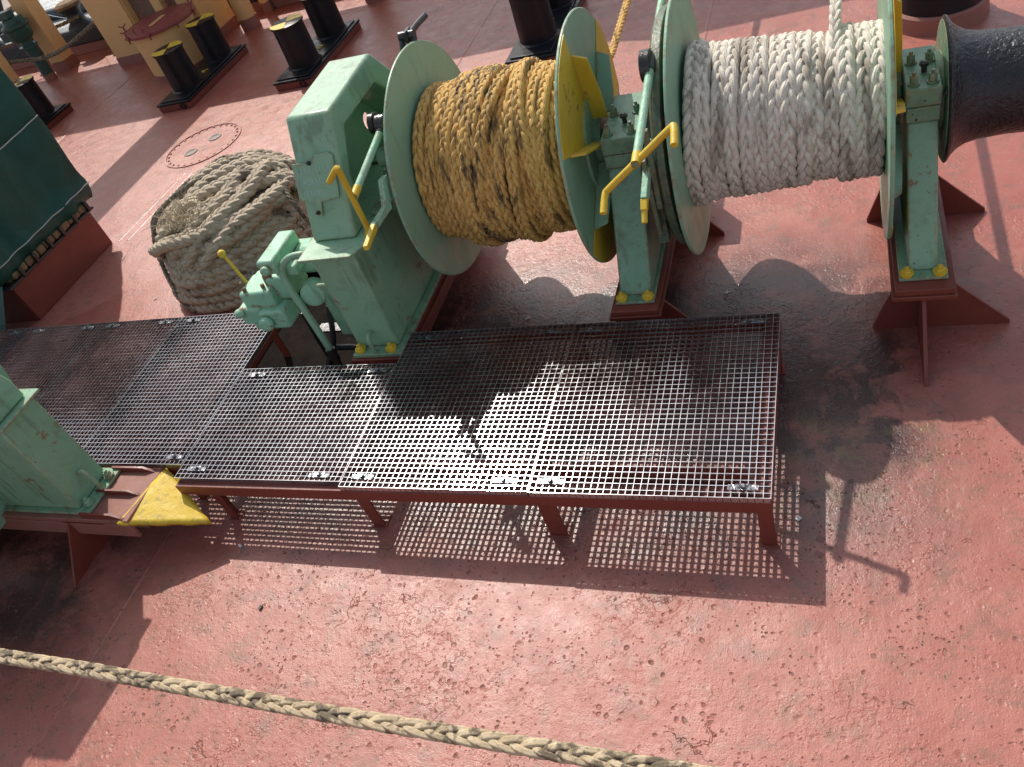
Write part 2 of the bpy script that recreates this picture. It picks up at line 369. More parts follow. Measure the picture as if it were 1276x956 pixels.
class Rope:
    """Plaited rope: strands weave past each other along a path; all turns go into one mesh."""
    def __init__(s): s.V = []; s.F = []; s.U = []; s.n = 0
    def strand(s, P, N, r, sides=7, flat=1.0, u0=0.):
        T = nrm(np.gradient(P, axis=0)); N = nrm(N-(N*T).sum(1, keepdims=True)*T); B = np.cross(T, N)
        L = np.concatenate([[0], np.cumsum(np.linalg.norm(np.diff(P, axis=0), axis=1))])+u0
        th = np.linspace(0, 2*PI, sides, endpoint=False)
        r = np.broadcast_to(np.asarray(r, float), (len(P),))[:, None, None]
        v = P[:, None]+(N[:, None]*np.cos(th)[None, :, None]*flat+B[:, None]*np.sin(th)[None, :, None])*r
        n = len(P); i, k = np.meshgrid(np.arange(n-1), np.arange(sides), indexing='ij'); k2 = (k+1) % sides
        f = np.stack([i*sides+k, i*sides+k2, (i+1)*sides+k2, (i+1)*sides+k], -1).reshape(-1, 4)
        u = np.stack([np.stack([L[i], k/sides*1.0], -1), np.stack([L[i], (k+1)/sides], -1), np.stack([L[i+1], (k+1)/sides], -1), np.stack([L[i+1], k/sides], -1)], 2).reshape(-1, 2)
        s.V.append(v.reshape(-1, 3)); s.F.append(f+s.n); s.U.append(u); s.n += n*sides
    def plait(s, path, D, pitch=None, up=None, n=5, sides=7, step=None, phase=0., jit=.0, lift=.12, sr=.205):
        pitch = pitch or D*5; P, q = resample(path, step or pitch/20)
        T = nrm(np.gradient(P, axis=0))
        N = up(P) if callable(up) else np.tile(np.array(up if up is not None else (0, 0, 1.), float), (len(P), 1))
        N = nrm(N-(N*T).sum(1, keepdims=True)*T); B = np.cross(T, N)
        w = 2*PI/pitch
        core = D*.25; s.strand(P-N*D*.04, N, core, 6, 1.0)
        for i in range(n):
            tt = w*q+2*PI*i/n+phase+.22*np.sin(q*7+phase)
            a = np.sin(tt); c = np.sin(2*tt)
            # round body: strands ride on an oval, dipping under each other where they cross
            Q = P+B*(a*D*.315)[:, None]+N*((c*lift+np.sign(c)*.10*np.abs(c)**.5*(1-a*a)**.5)*D)[:, None]
            rr = D*(sr+.02*c)*(1+jit*np.sin(q*23+i*2.1))
            s.strand(Q, N, rr, sides, 1.0, u0=i*.37)
    def twist(s, path, D, n=3, pitch=None, up=None, sides=6):
        pitch = pitch or D*3.2; P, q = resample(path, pitch/12)
        T = nrm(np.gradient(P, axis=0)); N = np.tile(np.array(up if up is not None else (0, 0, 1.), float), (len(P), 1))
        N = nrm(N-(N*T).sum(1, keepdims=True)*T+1e-6); B = np.cross(T, N)
        for i in range(n):
            a = 2*PI*q/pitch+2*PI*i/n
            O = B*np.cos(a)[:, None]+N*np.sin(a)[:, None]
            s.strand(P+O*D*.25, O, D*.27, sides)
    def build(s, name, mat, parent=None):
        off = V(0, 0, 0); b = parent
        while b is not None: off += b.location; b = b.parent
        v = np.concatenate(s.V)-np.array(off); f = np.concatenate(s.F); u = np.concatenate(s.U)
        me = bpy.data.meshes.new(name); me.vertices.add(len(v)); me.vertices.foreach_set('co', v.astype(np.float32).ravel())
        me.loops.add(f.size); me.loops.foreach_set('vertex_index', f.astype(np.int32).ravel())
        me.polygons.add(len(f)); me.polygons.foreach_set('loop_start', np.arange(0, f.size, 4, dtype=np.int32)); me.polygons.foreach_set('loop_total', np.full(len(f), 4, dtype=np.int32))
        uvl = me.uv_layers.new(name='UVMap'); uvl.data.foreach_set('uv', u.astype(np.float32).ravel())
        me.update(calc_edges=True); me.validate()
        me.polygons.foreach_set('use_smooth', [True]*len(me.polygons)); me.materials.append(M[mat])
        o = bpy.data.objects.new(name, me); C.objects.link(o); o.parent = parent
        return o

# ------------------------------------------------------------------ setting
def sheet(name, x0, x1, y0, y1, z, mat, label, nx=1, ny=1):
    b = MB(); b.add([(x0, y0, z), (x1, y0, z), (x1, y1, z), (x0, y1, z)], [(0, 1, 2, 3)])
    return tag(b.build(name, mat), label, kind='structure')
SHIP_EDGE = 10.45
b = MB(); b.box((-26, -9, -.5), (26, SHIP_EDGE+.35, 0))
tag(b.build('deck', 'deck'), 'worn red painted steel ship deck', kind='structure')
sheet('water', -3000, 3000, -3000, 3000, -1.6, 'water', 'glaring pale river water beyond the ship side')
sheet('seabed_ground', -3000, 3000, -3000, 3000, -4, 'brown', 'river bed')
def seam(p, q, w=.012, h=.004):
    p, q = V(*p, 0), V(*q, 0); d = (q-p).normalized(); n = V(-d.y, d.x, 0)*w
    mb = MB(); L = (q-p).length; k = max(2, int(L/.05)); top = []; 
    for i in range(k+1):
        c = p+d*(L*i/k)+n*random.uniform(-.15, .15); ww = random.uniform(.8, 1.15)
        top += [c-n*ww+V(0, 0, .0005), c-n*ww*.4+V(0, 0, h), c+n*ww*.4+V(0, 0, h), c+n*ww+V(0, 0, .0005)]
    f = [(i*4+j, i*4+j+1, i*4+j+5, i*4+j+4) for i in range(k) for j in range(3)]
    mb.add(top, f); o = mb.build('deck_weld_seam', 'deck'); tag(o, 'weld seam running across the deck plating', kind='structure')
for a in (((-3.45, -2), (-3.45, 1.9)), ((-3.45, 4.3), (-3.45, 10.2)), ((-8.86, 2), (-8.86, 10.2)), ((-5.95, 4.9), (-5.9, 6.05)), ((-6.06, 4.9), (-6.0, 6.0)), ((-1.05, 4.6), (-1.0, 10.2)), ((1.9, -2), (1.9, 10.2)), ((-6.2, 9.0), (-6.2, 10.3)), ((-9.7, 9.6), (-10.4, 10.3)), ((-26, 9.55), (26, 9.55))): seam(*a)

# overhead slab and arm added to throw the far band of shade (out of view, above)
b = MB(); b.plate([(-20, 9.27, 2.45), (-5.4, 9.37, 2.45), (-4.2, 9.40, 2.45), (-2.7, 8.92, 2.45), (-.8, 9.08, 2.45), (-.25, 9.06, 2.45), (-.25, 11.3, 2.45), (-7, 11.5, 2.45), (-20, 11.35, 2.45)], (0, 0, .12))
b.box((-8.62, 6.7, 2.40), (-8.0, 9.5, 2.52))
tag(b.build('overhead_shade_slab', 'cream'), 'unseen slab added above the far columns to cast the band of shade', 'shade caster')

# ------------------------------------------------------------------ far side: bulwark, rollers, columns
bul = empty('bulwark', (-10, SHIP_EDGE+.1, 0), 'low dark bulwark with red foot along the far ship side', 'bulwark')
b = MB(); b.box((-25, SHIP_EDGE, 0), (25, SHIP_EDGE+.3, .1395)); b.build('foot_plate', 'red_old', bul, .01)
b = MB(); b.box((-25, SHIP_EDGE-.03, .14), (25, SHIP_EDGE+.33, .36)); b.build('coaming', 'navy', bul, .03)
b = MB(); b.tube([(-25, SHIP_EDGE+.45, .98), (25, SHIP_EDGE+.45, .98)], .055, 14)
for x in (-13.4, -12.3, -10.15, -9.0, -7.4, -5.9): b.tube([(x, SHIP_EDGE+.2, .35), (x, SHIP_EDGE+.3, .7), (x, SHIP_EDGE+.45, .98)], .04, 10)
b.build('rail', 'navy', bul)
def roller(x, lab):
    r = empty('fairlead_roller', (x, SHIP_EDGE+.12, .36), lab, 'fairlead', 'fairlead rollers on the bulwark')
    b = MB(); b.lathe([(0, .2), (.04, .19), (.1, .13), (.2, .12), (.27, .16), (.31, .2)], (x, SHIP_EDGE+.12, .36), (0, 0, 1), 28); b.build('drum', 'navy', r)
    b = MB(); b.lathe([(.31, .2), (.35, .2), (.38, .16)], (x, SHIP_EDGE+.12, .362), (0, 0, 1), 28); b.build('cap', 'scale_band', r)
roller(-11.65, 'fairlead roller with pale cap on the bulwark beside the dark green valve'); roller(-10.75, 'fairlead roller with pale cap on the bulwark beyond the slim yellow column'); roller(-12.7, 'fairlead roller on the bulwark at the far left corner'); roller(-9.2, 'fairlead roller on the bulwark next to the big yellow casing')
b = MB(); b.tube(smooth_path([(-10.2, SHIP_EDGE+.12, .34), (-10.2, SHIP_EDGE+.1, .62), (-10.1, SHIP_EDGE+.14, .86), (-9.75, SHIP_EDGE+.16, .98), (-9.45, SHIP_EDGE+.16, .9)], 6), [.13]*6+[.10]*13+[.08]*6, 14)
tag(b.build('horn_fairlead', 'navy'), 'curved dark horn fairlead rising from the bulwark', 'fairlead')

def column(x, y, r, square, lab, foot=.14, h=2.385):
    c = empty('deck_column', (x, y, 0), lab, 'column', 'ochre columns on the far deck')
    b = MB(); (b.box((x-r, y-r, foot), (x+r, y+r, h)) if square else b.lathe([(foot, r), (h, r)], (x, y, 0), (0, 0, 1), 40)); b.build('shaft', 'cream', c, .012 if square else 0)
    b = MB(); (b.box((x-r-.006, y-r-.006, 0), (x+r+.006, y+r+.006, foot)) if square else b.lathe([(0, r+.006), (foot, r+.006)], (x, y, 0), (0, 0, 1), 40)); b.build('foot', 'red_old', c)
column(-10.86, 9.98, .13, True, 'slim square ochre column beyond the dark green valve')
column(-10.95, 9.0, .10, True, 'short ochre column behind the tarpaulin covered machine')
column(-7.35, 9.9, .125, False, 'round ochre column right of the bitts by the hatch')
column(-7.32, 10.72-.35, .07, False, 'thin ochre post close to the bulwark at the top edge')
column(-5.38, 9.86, .14, False, 'round ochre column seen only at its foot above the middle bitts')

# casing with recessed slots
cs = empty('deck_casing', (-8.7, 9.8, 0), 'large ochre steel casing with two rounded brown recesses behind the hatch', 'casing')
b = MB()
x0, x1, y0, y1, zt = -9.42, -7.72, 9.5, 10.15, 2.15
b.box((x0, y0+.12, .12), (x1, y1, zt))
b.box((x0, y0, .12), (-8.78, y0+.12, zt)); b.box((-8.36, y0, .12), (-8.22, y0+.12, zt)); b.box((-7.98, y0, .12), (x1, y0+.12, zt))
b.box((-8.78, y0, .12), (-8.36, y0+.119, .45)); b.box((-8.22, y0, .12), (-7.98, y0+.119, .36))
b.box((-8.9, y0-.035, .12), (-8.8, y0, zt))
b.build('body', 'cream', cs)
b = MB(); b.box((-8.775, y0+.105, .455), (-8.365, y0+.118, zt-.01)); b.build('recess', 'brown', cs)
b = MB(); b.box((-8.215, y0+.105, .365), (-7.985, y0+.118, zt-.01)); b.build('recess', 'brown', cs)
b = MB(); b.box((x0-.008, y0-.008, 0), (x1+.008, y1+.008, .12)); b.build('foot', 'red_old', cs)

# hatch
hx, hy = -7.86, 8.9
ht = empty('tank_hatch', (hx, hy, 0), 'ochre cylindrical tank hatch with maroon lid and screw dogs', 'hatch')
b = MB(); b.lathe([(.09, .40), (.58, .40)], (hx, hy, 0), (0, 0, 1), 48); b.build('trunk', 'cream', ht)
b = MB(); b.lathe([(0, .406), (.09, .406)], (hx, hy, 0), (0, 0, 1), 48); b.build('foot', 'red_old', ht)
b = MB(); b.lathe([(.585, .46), (.60, .465), (.625, .46), (.635, .44)], (hx, hy, 0), (0, 0, 1), 48); lid = b.build('lid', 'maroon', ht)
b = MB(); b.box((hx-.03, hy-.2, .638), (hx+.04, hy+.12, .642)); b.build('plate', 'cream', lid)
b = MB(); b.tube(smooth_path([(hx-.12, hy-.36, .63), (hx-.12, hy-.36, .70), (hx+.02, hy-.38, .70), (hx+.02, hy-.38, .63)], 5), .009, 8); b.build('handle', 'maroon', lid)
for k in range(8):
    a = k*PI/4+.3; cx, cy = hx+.47*math.cos(a), hy+.47*math.sin(a); b = MB()
    b.cyl((cx, cy, .55), (cx, cy, .69), .012, n=8); b.tube([(cx-.035, cy-.03, .71), (cx, cy, .68), (cx+.035, cy+.03, .71)], .009, 6); b.cbox((cx, cy, .615), (.05, .05, .03))
    b.build('screw_dog', 'maroon', ht, .003)

# bitts
def bitts_proto():
    root = empty('mooring_bitts', (0, 0, 0), 'x', 'bitts', 'double mooring bitts on the far deck')
    b = MB(); b.box((-.235, 0, 0), (.235, 1.42, .07)); b.build('base_side', 'red', root, .008)
    b = MB(); b.plate([(-.245, -.01, .085), (.245, -.01, .085), (.245, 1.43, .085), (-.245, 1.43, .085)], (0, 0, .025)); b.box((-.2, .03, .098), (.2, 1.39, .112)); b.build('base_plate', 'black', root, .012)
    for yy in (.38, 1.14):
        b = MB(); b.lathe([(.11, .205), (.118, .19), (.125, .178), (.5, .172), (.545, .172)], (0, yy, 0), (0, 0, 1), 40); p = b.build('post', 'black', root)
        b = MB(); b.lathe([(.546, .188), (.562, .188), (.566, .18)], (0, yy, 0), (0, 0, 1), 40)
        # two opposed yellow quadrants on the cap
        g2 = [(.5675, .0)]
        cap = b.build('cap', 'black', p)
        b = MB()
        for s0 in (0.35, 0.35+PI):
            pts = [(0, yy, .568)]+[(.186*math.cos(s0+PI/2*k/10), yy+.186*math.sin(s0+PI/2*k/10), .568) for k in range(11)]
            b.plate(pts, (0, 0, .003))
        b.build('cap_marking', 'yellow', p)
    b = MB(); b.tube([(.03+.07*math.sin(k*1.3)*.6, .68+.012*k, .118) for k in range(7)], .006, 6); b.build('swl_mark', 'yellow', root)
    b = MB(); b.tube([(.12+.032*math.cos(k*PI/6), -.012, .04+.032*math.sin(k*PI/6)) for k in range(13)], .008, 8); b.build('ring', 'black', root)
    return root
bp = bitts_proto()
for i, (x, y, lab) in enumerate(((-7.14, 7.58, 'black double bitts with yellow caps next to the ochre hatch'), (-5.46, 7.55, 'black double bitts with yellow caps behind the green gear housing'),
                                 (-2.57, 6.98, 'black double bitts partly hidden behind the gold rope drum'), (-9.58, 6.84, 'black bitts half hidden behind the tarpaulin covered machine'))):
    o = bp if i == 0 else copy_tree(bp)
    o.location = (x, y, 0); o['label'] = lab

# big single bollard, top right
bb = empty('round_bollard', (.69, 6.62, 0), 'large round black bollard with red foot beyond the warping head', 'bollard')
b = MB(); b.lathe([(0, .325), (.11, .315), (.125, .30)], (.69, 6.62, 0), (0, 0, 1), 56); b.build('foot', 'red_old', bb)
b = MB(); b.lathe([(.126, .29), (.3, .275), (.8, .25)], (.69, 6.62, 0), (0, 0, 1), 56); b.build('barrel', 'black', bb)

# flush manhole
mh = empty('flush_manhole', (-6.12, 6.56, 0), 'flush round manhole cover with ring of studs set in the red deck', 'manhole')
b = MB(); b.lathe([(.0, .43), (.008, .43), (.008, .41), (.0, .41)], (-6.12, 6.56, .001), (0, 0, 1), 64, caps=False); b.build('rim', 'deck', mh)
for k in range(28):
    b = MB(); a = 2*PI*k/28; b.cyl((-6.12+.385*math.cos(a), 6.56+.385*math.sin(a), 0), (-6.12+.385*math.cos(a), 6.56+.385*math.sin(a), .010), .012, n=8); b.build('stud', 'deck', mh)
for sx in (-.13, .13):
    b = MB(); b.lathe([(0, .075), (.008, .07), (.008, .05), (.003, .045)], (-6.12+sx*.6, 6.56+sx*1.0, 0), (0, 0, 1), 24); b.build('hand_hole', 'dull_steel', mh)

# dark green valve
vx, vy = -10.9, 9.62
vv = empty('vent_valve', (vx, vy, 0), 'dark green deck valve post with hand lever beside the bulwark', 'valve')
b = MB(); b.cyl((vx, vy, .1), (vx, vy, .62), .085, n=24); b.lathe([(.5, .13), (.54, .13)], (vx, vy, 0), (0, 0, 1), 24); b.build('pipe', 'dkgreen', vv)
b = MB(); b.cyl((vx, vy, 0), (vx, vy, .1), .09, n=24); b.build('foot', 'red_old', vv)
b = MB(); b.lathe([(.62, .14), (.66, .17), (.78, .18), (.80, .2), (.84, .2), (.86, .15), (.92, .13)], (vx, vy, 0), (0, 0, 1), 20); b.cbox((vx-.08, vy+.03, .97), (.2, .14, .1)); b.cbox((vx-.16, vy-.08, .72), (.16, .12, .12)); b.cbox((vx+.15, vy, .88), (.1, .1, .12)); b.build('head', 'dkgreen', vv, .01)
b = MB(); b.tube([(vx-.05, vy-.1, .52), (vx-.28, vy-.42, .38)], .016, 8); b.build('lever', 'dkgreen', vv)

# slack rope slung across the far left columns
r = Rope(); r.twist(smooth_path([(-13.5, 8.05, 1.05), (-11.0, 9.1, .52), (-10.3, 9.38, .40), (-9.44, 9.56, .62)], 12), .06); tag(r.build('slung_rope', 'rope_thin'), 'dark laid rope slung between the far left columns', 'rope')
r = Rope(); r.twist(smooth_path([(-13.3, 9.2, .95), (-11.9, 9.9, .52), (-11.0, 10.3, .50), (-10.6, 10.5, .52)], 12), .055); tag(r.build('bulwark_rope', 'rope_thin'), 'dark rope lying along the bulwark behind the valve', 'rope')
b = MB(); b.tube(smooth_path([(-11.6, 10.5, .85), (-10.9, 10.6, .50), (-10.4, 10.6, .62), (-9.6, 10.5, 1.2)], 8), .005, 5); tag(b.build('thin_wire', 'steel'), 'thin wire looping over the bulwark rollers', 'wire')
# neighbouring barge deck at the top left corner
b = MB(); b.box((-60, 12, -1.9), (-24.6, 60, -1.42)); tag(b.build('moored_barge', 'brown', bevel=.05), 'brown deck edge of a barge moored beyond the water', 'barge')
b = MB(); b.tube([(-60, 19.75, -1.45), (-8, 19.75, -1.45)], .16, 14); tag(b.build('floating_boom', 'navy'), 'dark floating boom on the glaring water', 'boom')

# ------------------------------------------------------------------ tarpaulin covered machine
tm = empty('covered_machine', (-7, 4.4, 0), 'deck machine under a dark green tarpaulin on a red base box', 'machine')
b = MB(); b.box((-7.9, 3.84, 0), (-6.13, 4.90, .34)); b.build('base_box', 'red', tm, .008)
b = MB(); b.box((-7.95, 3.80, .342), (-6.10, 4.94, .362)); b.build('rim', 'oily', tm, .004)
b = MB(); b.box((-7.88, 3.88, .363), (-6.16, 4.88, .44))
random.seed(3)
y = 3.9
while y < 4.86:
    w = random.uniform(.08, .16); b.cbox((-6.145, y+w/2, .40), (random.uniform(.05, .08), w*.85, random.uniform(.05, .07)), Matrix.Rotation(random.uniform(-.15, .15), 3, 'Z')); y += w*random.uniform(.86, 1.0)
b.build('gasket', 'scale_band', tm, .012)
for yy in (3.98, 4.16, 4.35, 4.52, 4.70, 4.88): b = MB(); b.cbox((-6.105, yy, .395), (.045, .03, .085)); b.build('clamp', 'oily', tm, .004)
# tarpaulin: loft of rounded rectangles with folds
def tarp():
    lv = [(.40, -.01, 1), (.45, .03, 1), (.56, .05, .9), (.60, .0, .8), (.9, .0, .5), (1.15, .015, .5), (1.18, -.012, .5), (1.21, .015, .5), (1.5, .0, .5), (1.78, -.03, .5), (1.86, -.12, .4), (1.88, -.4, .2)]
    nper = 120; v = []; f = []
    X0, X1, Y0, Y1 = -8.0, -6.14, 3.74, 5.08
    for z, o, am in lv:
        for k in range(nper):
            t = k/nper; per = 2*((X1-X0)+(Y1-Y0)); s = t*per
            if s < X1-X0: p = V(X0+s, Y0, 0); n = V(0, -1, 0)
            elif s < X1-X0+Y1-Y0: p = V(X1, Y0+s-(X1-X0), 0); n = V(1, 0, 0)
            elif s < 2*(X1-X0)+Y1-Y0: p = V(X1-(s-(X1-X0)-(Y1-Y0)), Y1, 0); n = V(0, 1, 0)
            else: p = V(X0, Y1-(s-2*(X1-X0)-(Y1-Y0)), 0); n = V(-1, 0, 0)
            wv = .012*math.sin(s*9+z*3)+.010*math.sin(s*23+z*9+1)+.014*math.sin(s*4-z*5)
            q = p+n*(o+wv*am)
            v.append((q.x, q.y, z+(.02*math.sin(s*6)+.012*math.sin(s*17) if z < .5 else .03*math.sin(s*2) if z < 1.8 else 0)))
    for i in range(len(lv)-1):
        for k in range(nper): k2 = (k+1) % nper; f.append((i*nper+k, i*nper+k2, (i+1)*nper+k2, (i+1)*nper+k))
    f.append(tuple(range((len(lv)-1)*nper, len(lv)*nper)))
    m = MB(); m.add(v, f); o = m.build('tarpaulin', 'tarp', tm, ang=60)
    sb = o.modifiers.new('sub', 'SUBSURF'); sb.levels = 1; sb.render_levels = 1
    return o
tp = tarp()
b = MB(); b.tube([(-6.088+.006*math.sin(k), 3.75+1.3*k/20, .535+.004*math.sin(k*1.7)) for k in range(21)], .005, 8); b.tube([(-6.118+.004*math.sin(k*2), 3.75+1.3*k/20, 1.18-.02*math.sin(k/20*PI)) for k in range(21)], .005, 8); b.build('tie_cord', 'cord', tp)
b = MB(); b.plate([(-6.05, 3.4, .06), (-6.08, 3.75, .42), (-6.4, 3.72, .44), (-6.9, 3.70, .44), (-6.9, 3.42, .04)], (.0, .012, .01)); b.build('tarpaulin_flap', 'tarp', tm)

# ------------------------------------------------------------------ grating walkways
def grating(root, x0, x1, y0, y1, z, deep, clips, lab=None):
    """deep: axis the deep bearing bars run along"""
    b = MB(); t = .0026; D, d = .024, .009
    nx = max(2, round((x1-x0)/.0302)); ny = max(2, round((y1-y0)/.0302))
    for i in range(nx+1):
        x = x0+(x1-x0)*i/nx; h = (.0258 if i in (0, nx) else D) if (deep == 'y' or i in (0, nx)) else d; zz = z if deep == 'y' else z-.0008
        if i in (0, nx): zz = z+.0006; x += t/2 if i == 0 else -t/2
        j = random.uniform(-.0022, .0022) if 0 < i < nx else 0
        b.box((x-t/2+j, y0, zz-h), (x+t/2+j, y1, zz))
    for i in range(ny+1):
        yy = y0+(y1-y0)*i/ny; h = (.0265 if i in (0, ny) else D) if (deep == 'x' or i in (0, ny)) else d; zz = z if deep == 'x' else z-.0008
        if i in (0, ny): zz = z+.0013; yy += t/2 if i == 0 else -t/2
        j = random.uniform(-.0022, .0022) if 0 < i < ny else 0
        b.box((x0+.0001, yy-t/2+j, zz-h+.0005), (x1-.0001, yy+t/2+j, zz))
    p = b.build('grating_panel', 'steel', root)
    if lab: p['label'] = lab
    for cx, cy in clips:
        b = MB(); b.box((cx-.032, cy-.016, z+.002), (cx+.032, cy+.016, z+.006)); b.box((cx-.06, cy-.014, z+.0015), (cx-.03, cy+.014, z+.0045)); b.box((cx+.03, cy-.014, z+.0015), (cx+.06, cy+.014, z+.0045))
        b.lathe([(.006, .012), (.014, .012), (.016, .009)], (cx, cy, z), (0, 0, 1), 6, .3); b.lathe([(.0062, .017), (.008, .017)], (cx, cy, z), (0, 0, 1), 14)
        b.build('clip', 'clip', p, .001)
    return p
def frame_rail(b, x0, x1, y0, y1, zt):   # angle-iron edge
    b.box((x0, y0, zt-.07), (x1, y1, zt))
Z = .300; zt = Z-.0262
wr = empty('grating_walkway', (-1.3, 2.5, 0), 'low galvanised grating walkway on red legs in front of the rope drums', 'walkway')
ya, yb = 2.0, 3.085
grating(wr, -1.292, -.282, ya, yb, Z, 'y', [(-1.20, ya+.06), (-.39, ya+.05), (-1.20, yb-.05), (-.40, yb-.05)])
grating(wr, -2.262, -1.296, ya+.005, yb+.005, Z, 'y', [(-2.15, ya+.065), (-1.42, ya+.06), (-2.14, yb-.05), (-1.42, yb-.045)])
grating(wr, -3.296, -2.268, 2.035, 2.845, Z, 'x', [(-3.18, 2.095), (-2.40, 2.07), (-3.17, 2.79), (-2.36, 2.79)])
b = MB()
b.box((-3.29, 2.001, zt-.062), (-.283, 2.034, zt)); b.box((-.3045, 2.0345, zt-.062), (-.2825, 3.08, zt)); b.box((-2.26, 3.06, zt-.062), (-.305, 3.082, zt))
b.box((-3.29, 2.0345, zt-.062), (-3.268, 2.84, zt)); b.box((-3.268, 2.82, zt-.062), (-2.26, 2.842, zt)); b.box((-2.28, 2.843, zt-.062), (-2.258, 3.059, zt))
for x in (-2.285, -1.30): b.box((x, 2.0345, zt-.05), (x+.05, 3.0595 if x > -2 else 2.8195, zt-.0005))
b.box((-3.26, 2.40, zt-.05), (-2.286, 2.45, zt-.001)); b.box((-3.26, 2.0345, zt-.008), (-.31, 2.085, zt-.0012)); b.box((-.36, 2.09, zt-.008), (-.305, 3.05, zt-.0012)); b.build('edge_frame', 'red', wr, .003)
b = MB(); b.box((-3.1, 2.33, .002), (-.42, 2.37, .10)); b.build('stringer', 'red', wr, .003)
def leg(x, y, w=.055):
    b = MB(); b.box((x-w/2, y-.006, .006), (x+w/2, y+.006, zt-.0625)); b.box((x-w/2, y+.0065, .006), (x-w/2+.012, y+.05, zt-.0625)); b.box((x-w/2-.012, y-.016, 0), (x+w/2+.012, y+.06, .0055)); return b
for x, y, w in ((-.315, 2.018, .062), (-1.24, 2.02, .085), (-2.19, 2.025, .065), (-3.1, 2.03, .05), (-.32, 3.03, .06), (-1.28, 3.03, .06), (-2.2, 3.0, .06), (-3.1, 2.78, .06)): leg(x, y, w).build('leg', 'red', wr, .002)

wl = empty('grating_walkway', (-5, 2.7, 0), 'low galvanised grating walkway behind the green pedestal on the left', 'walkway')
xs = [-3.302, -4.106, -4.824, -5.545, -6.265, -6.985]
y0l, y1l = 2.125, 3.375
for i in range(5):
    grating(wl, xs[i+1]+.003, xs[i]-.003, y0l, y1l, Z, 'x', [(xs[i]-.12, y1l-.045), (xs[i+1]+.12, y1l-.045)]+([(xs[i]-.08, y0l+.05)] if i < 2 else []))
b = MB(); b.box((-6.985, y0l+.005, zt-.06), (-3.305, y0l+.027, zt)); b.box((-6.985, y1l-.027, zt-.06), (-3.305, y1l-.005, zt)); b.box((-3.325, y0l+.0275, zt-.035), (-3.303, y1l-.0275, zt))
for x in xs[1:]: b.box((x-.02, y0l+.0275, zt-.05), (x+.02, y1l-.0275, zt-.0005))
b.build('edge_frame', 'red', wl, .003)
for x in (-3.4, -4.85, -6.3):
    for y in (y0l+.03, y1l-.08): leg(x, y, .05).build('leg', 'red', wl, .002)

for w_ in (wr, wl): w_.location = (w_.location.x*.9874, w_.location.y*.9874, 0); w_.scale = (.9874, .9874, 1.113)
# ------------------------------------------------------------------ the big winch
Y0, Z0, R = 3.80, .935, .635
wn = empty('mooring_winch', (-1, Y0, 0), 'seafoam green mooring winch with two rope drums and a warping head', 'winch')
def disc(name, x, t, r, mats, parent, extra=None):
    b = MB(); b.lathe([(0, r-.004), (.004, r), (t-.004, r), (t, r-.004)], (x-t, Y0, Z0), (1, 0, 0), 128)
    return b.build(name, mats, parent)
# drums
def drum(x0, x1, r, lab=None):
    b = MB(); b.cyl((x0-.03, Y0, Z0), (x1+.03, Y0, Z0), r, n=64); return b.build('drum_barrel', 'green_clean', wn)
dg = drum(-2.05, -1.18, .26); dg['label'] = 'barrel under the gold rope'
disc('flange', -2.05, .016, R, 'green_clean', dg)
f2 = disc('flange', -1.165, .016, R, 'green_clean', dg)
dw = drum(-.676, .19, .26); dw['label'] = 'barrel under the white rope'
disc('flange', -.676, .016, R, 'green_clean', dw)
f4 = disc('flange', .203, .018, R, 'green_clean', dw)
# painted sectors on the flange outer face (thin paint-thick sheets on the steel)
def sector(x, pts, mat, parent, t=.003):
    b = MB(); b.plate([(x+t/2+.001, Y0+p[0], Z0+p[1]) for p in pts], (t, 0, 0)); return b.build('painted_sector', mat, parent)
def arcp(a0, a1, n=24, r=R-.003): return [(r*math.cos(rad(a0+(a1-a0)*k/n)), r*math.sin(rad(a0+(a1-a0)*k/n))) for k in range(n+1)]
for x, par in ((-1.165, dg), (.203, dw)):
    # front-upper yellow sector, rear yellow sector, low yellow sector
    sector(x, arcp(102, 158)+[(.0, .0)], 'yellow', par)
    sector(x, arcp(-4, 43)+[(.0, .0)], 'yellow', par)
    sector(x, arcp(212, 259)+[(.0, .0)], 'yellow', par)
    # radial stiffener plates standing off the flange, tied by short cross plates
    h = .085 if x < 0 else .05
    def rib(a, r0, r1, mat, h):
        d = V(0, math.cos(rad(a)), math.sin(rad(a))); o = V(x+.0045, Y0, Z0); nn = V(1, 0, 0).cross(d)
        b = MB(); b.plate([o+d*r0, o+d*r1, o+d*(r1-.03)+V(h*.8, 0, 0), o+d*(r1*.55)+V(h, 0, 0), o+d*r0+V(h, 0, 0)], nn*.013); b.build('stiffener', mat, par, .002)
    rib(101, .135, .51, 'yellow', h); rib(158, .135, .53, 'yellow', h); rib(43, .135, .46, 'green_clean', h); rib(212, .135, .50, 'green_clean', h); rib(260, .135, .5, 'green_grimy', h*.8); rib(-20, .135, .5, 'green_grimy', h*.8)
    b = MB(); b.cyl((x+.002, Y0, Z0), (x+.05, Y0, Z0), .13, n=40); b.build('hub', 'green_grimy', par)
# shaft
b = MB(); b.cyl((-2.5, Y0, Z0), (-.676, Y0, Z0), .055, n=24); b.cyl((.2, Y0, Z0), (.45, Y0, Z0), .055, n=24); b.build('shaft', 'oily', wn)
b = MB(); b.lathe([(-2.20, .0), (-2.2, .2), (-2.11, .2), (-2.1, .16), (-2.066, .16)], (0, Y0, Z0), (1, 0, 0), 30, caps=False); b.build('clutch', 'oily', wn)
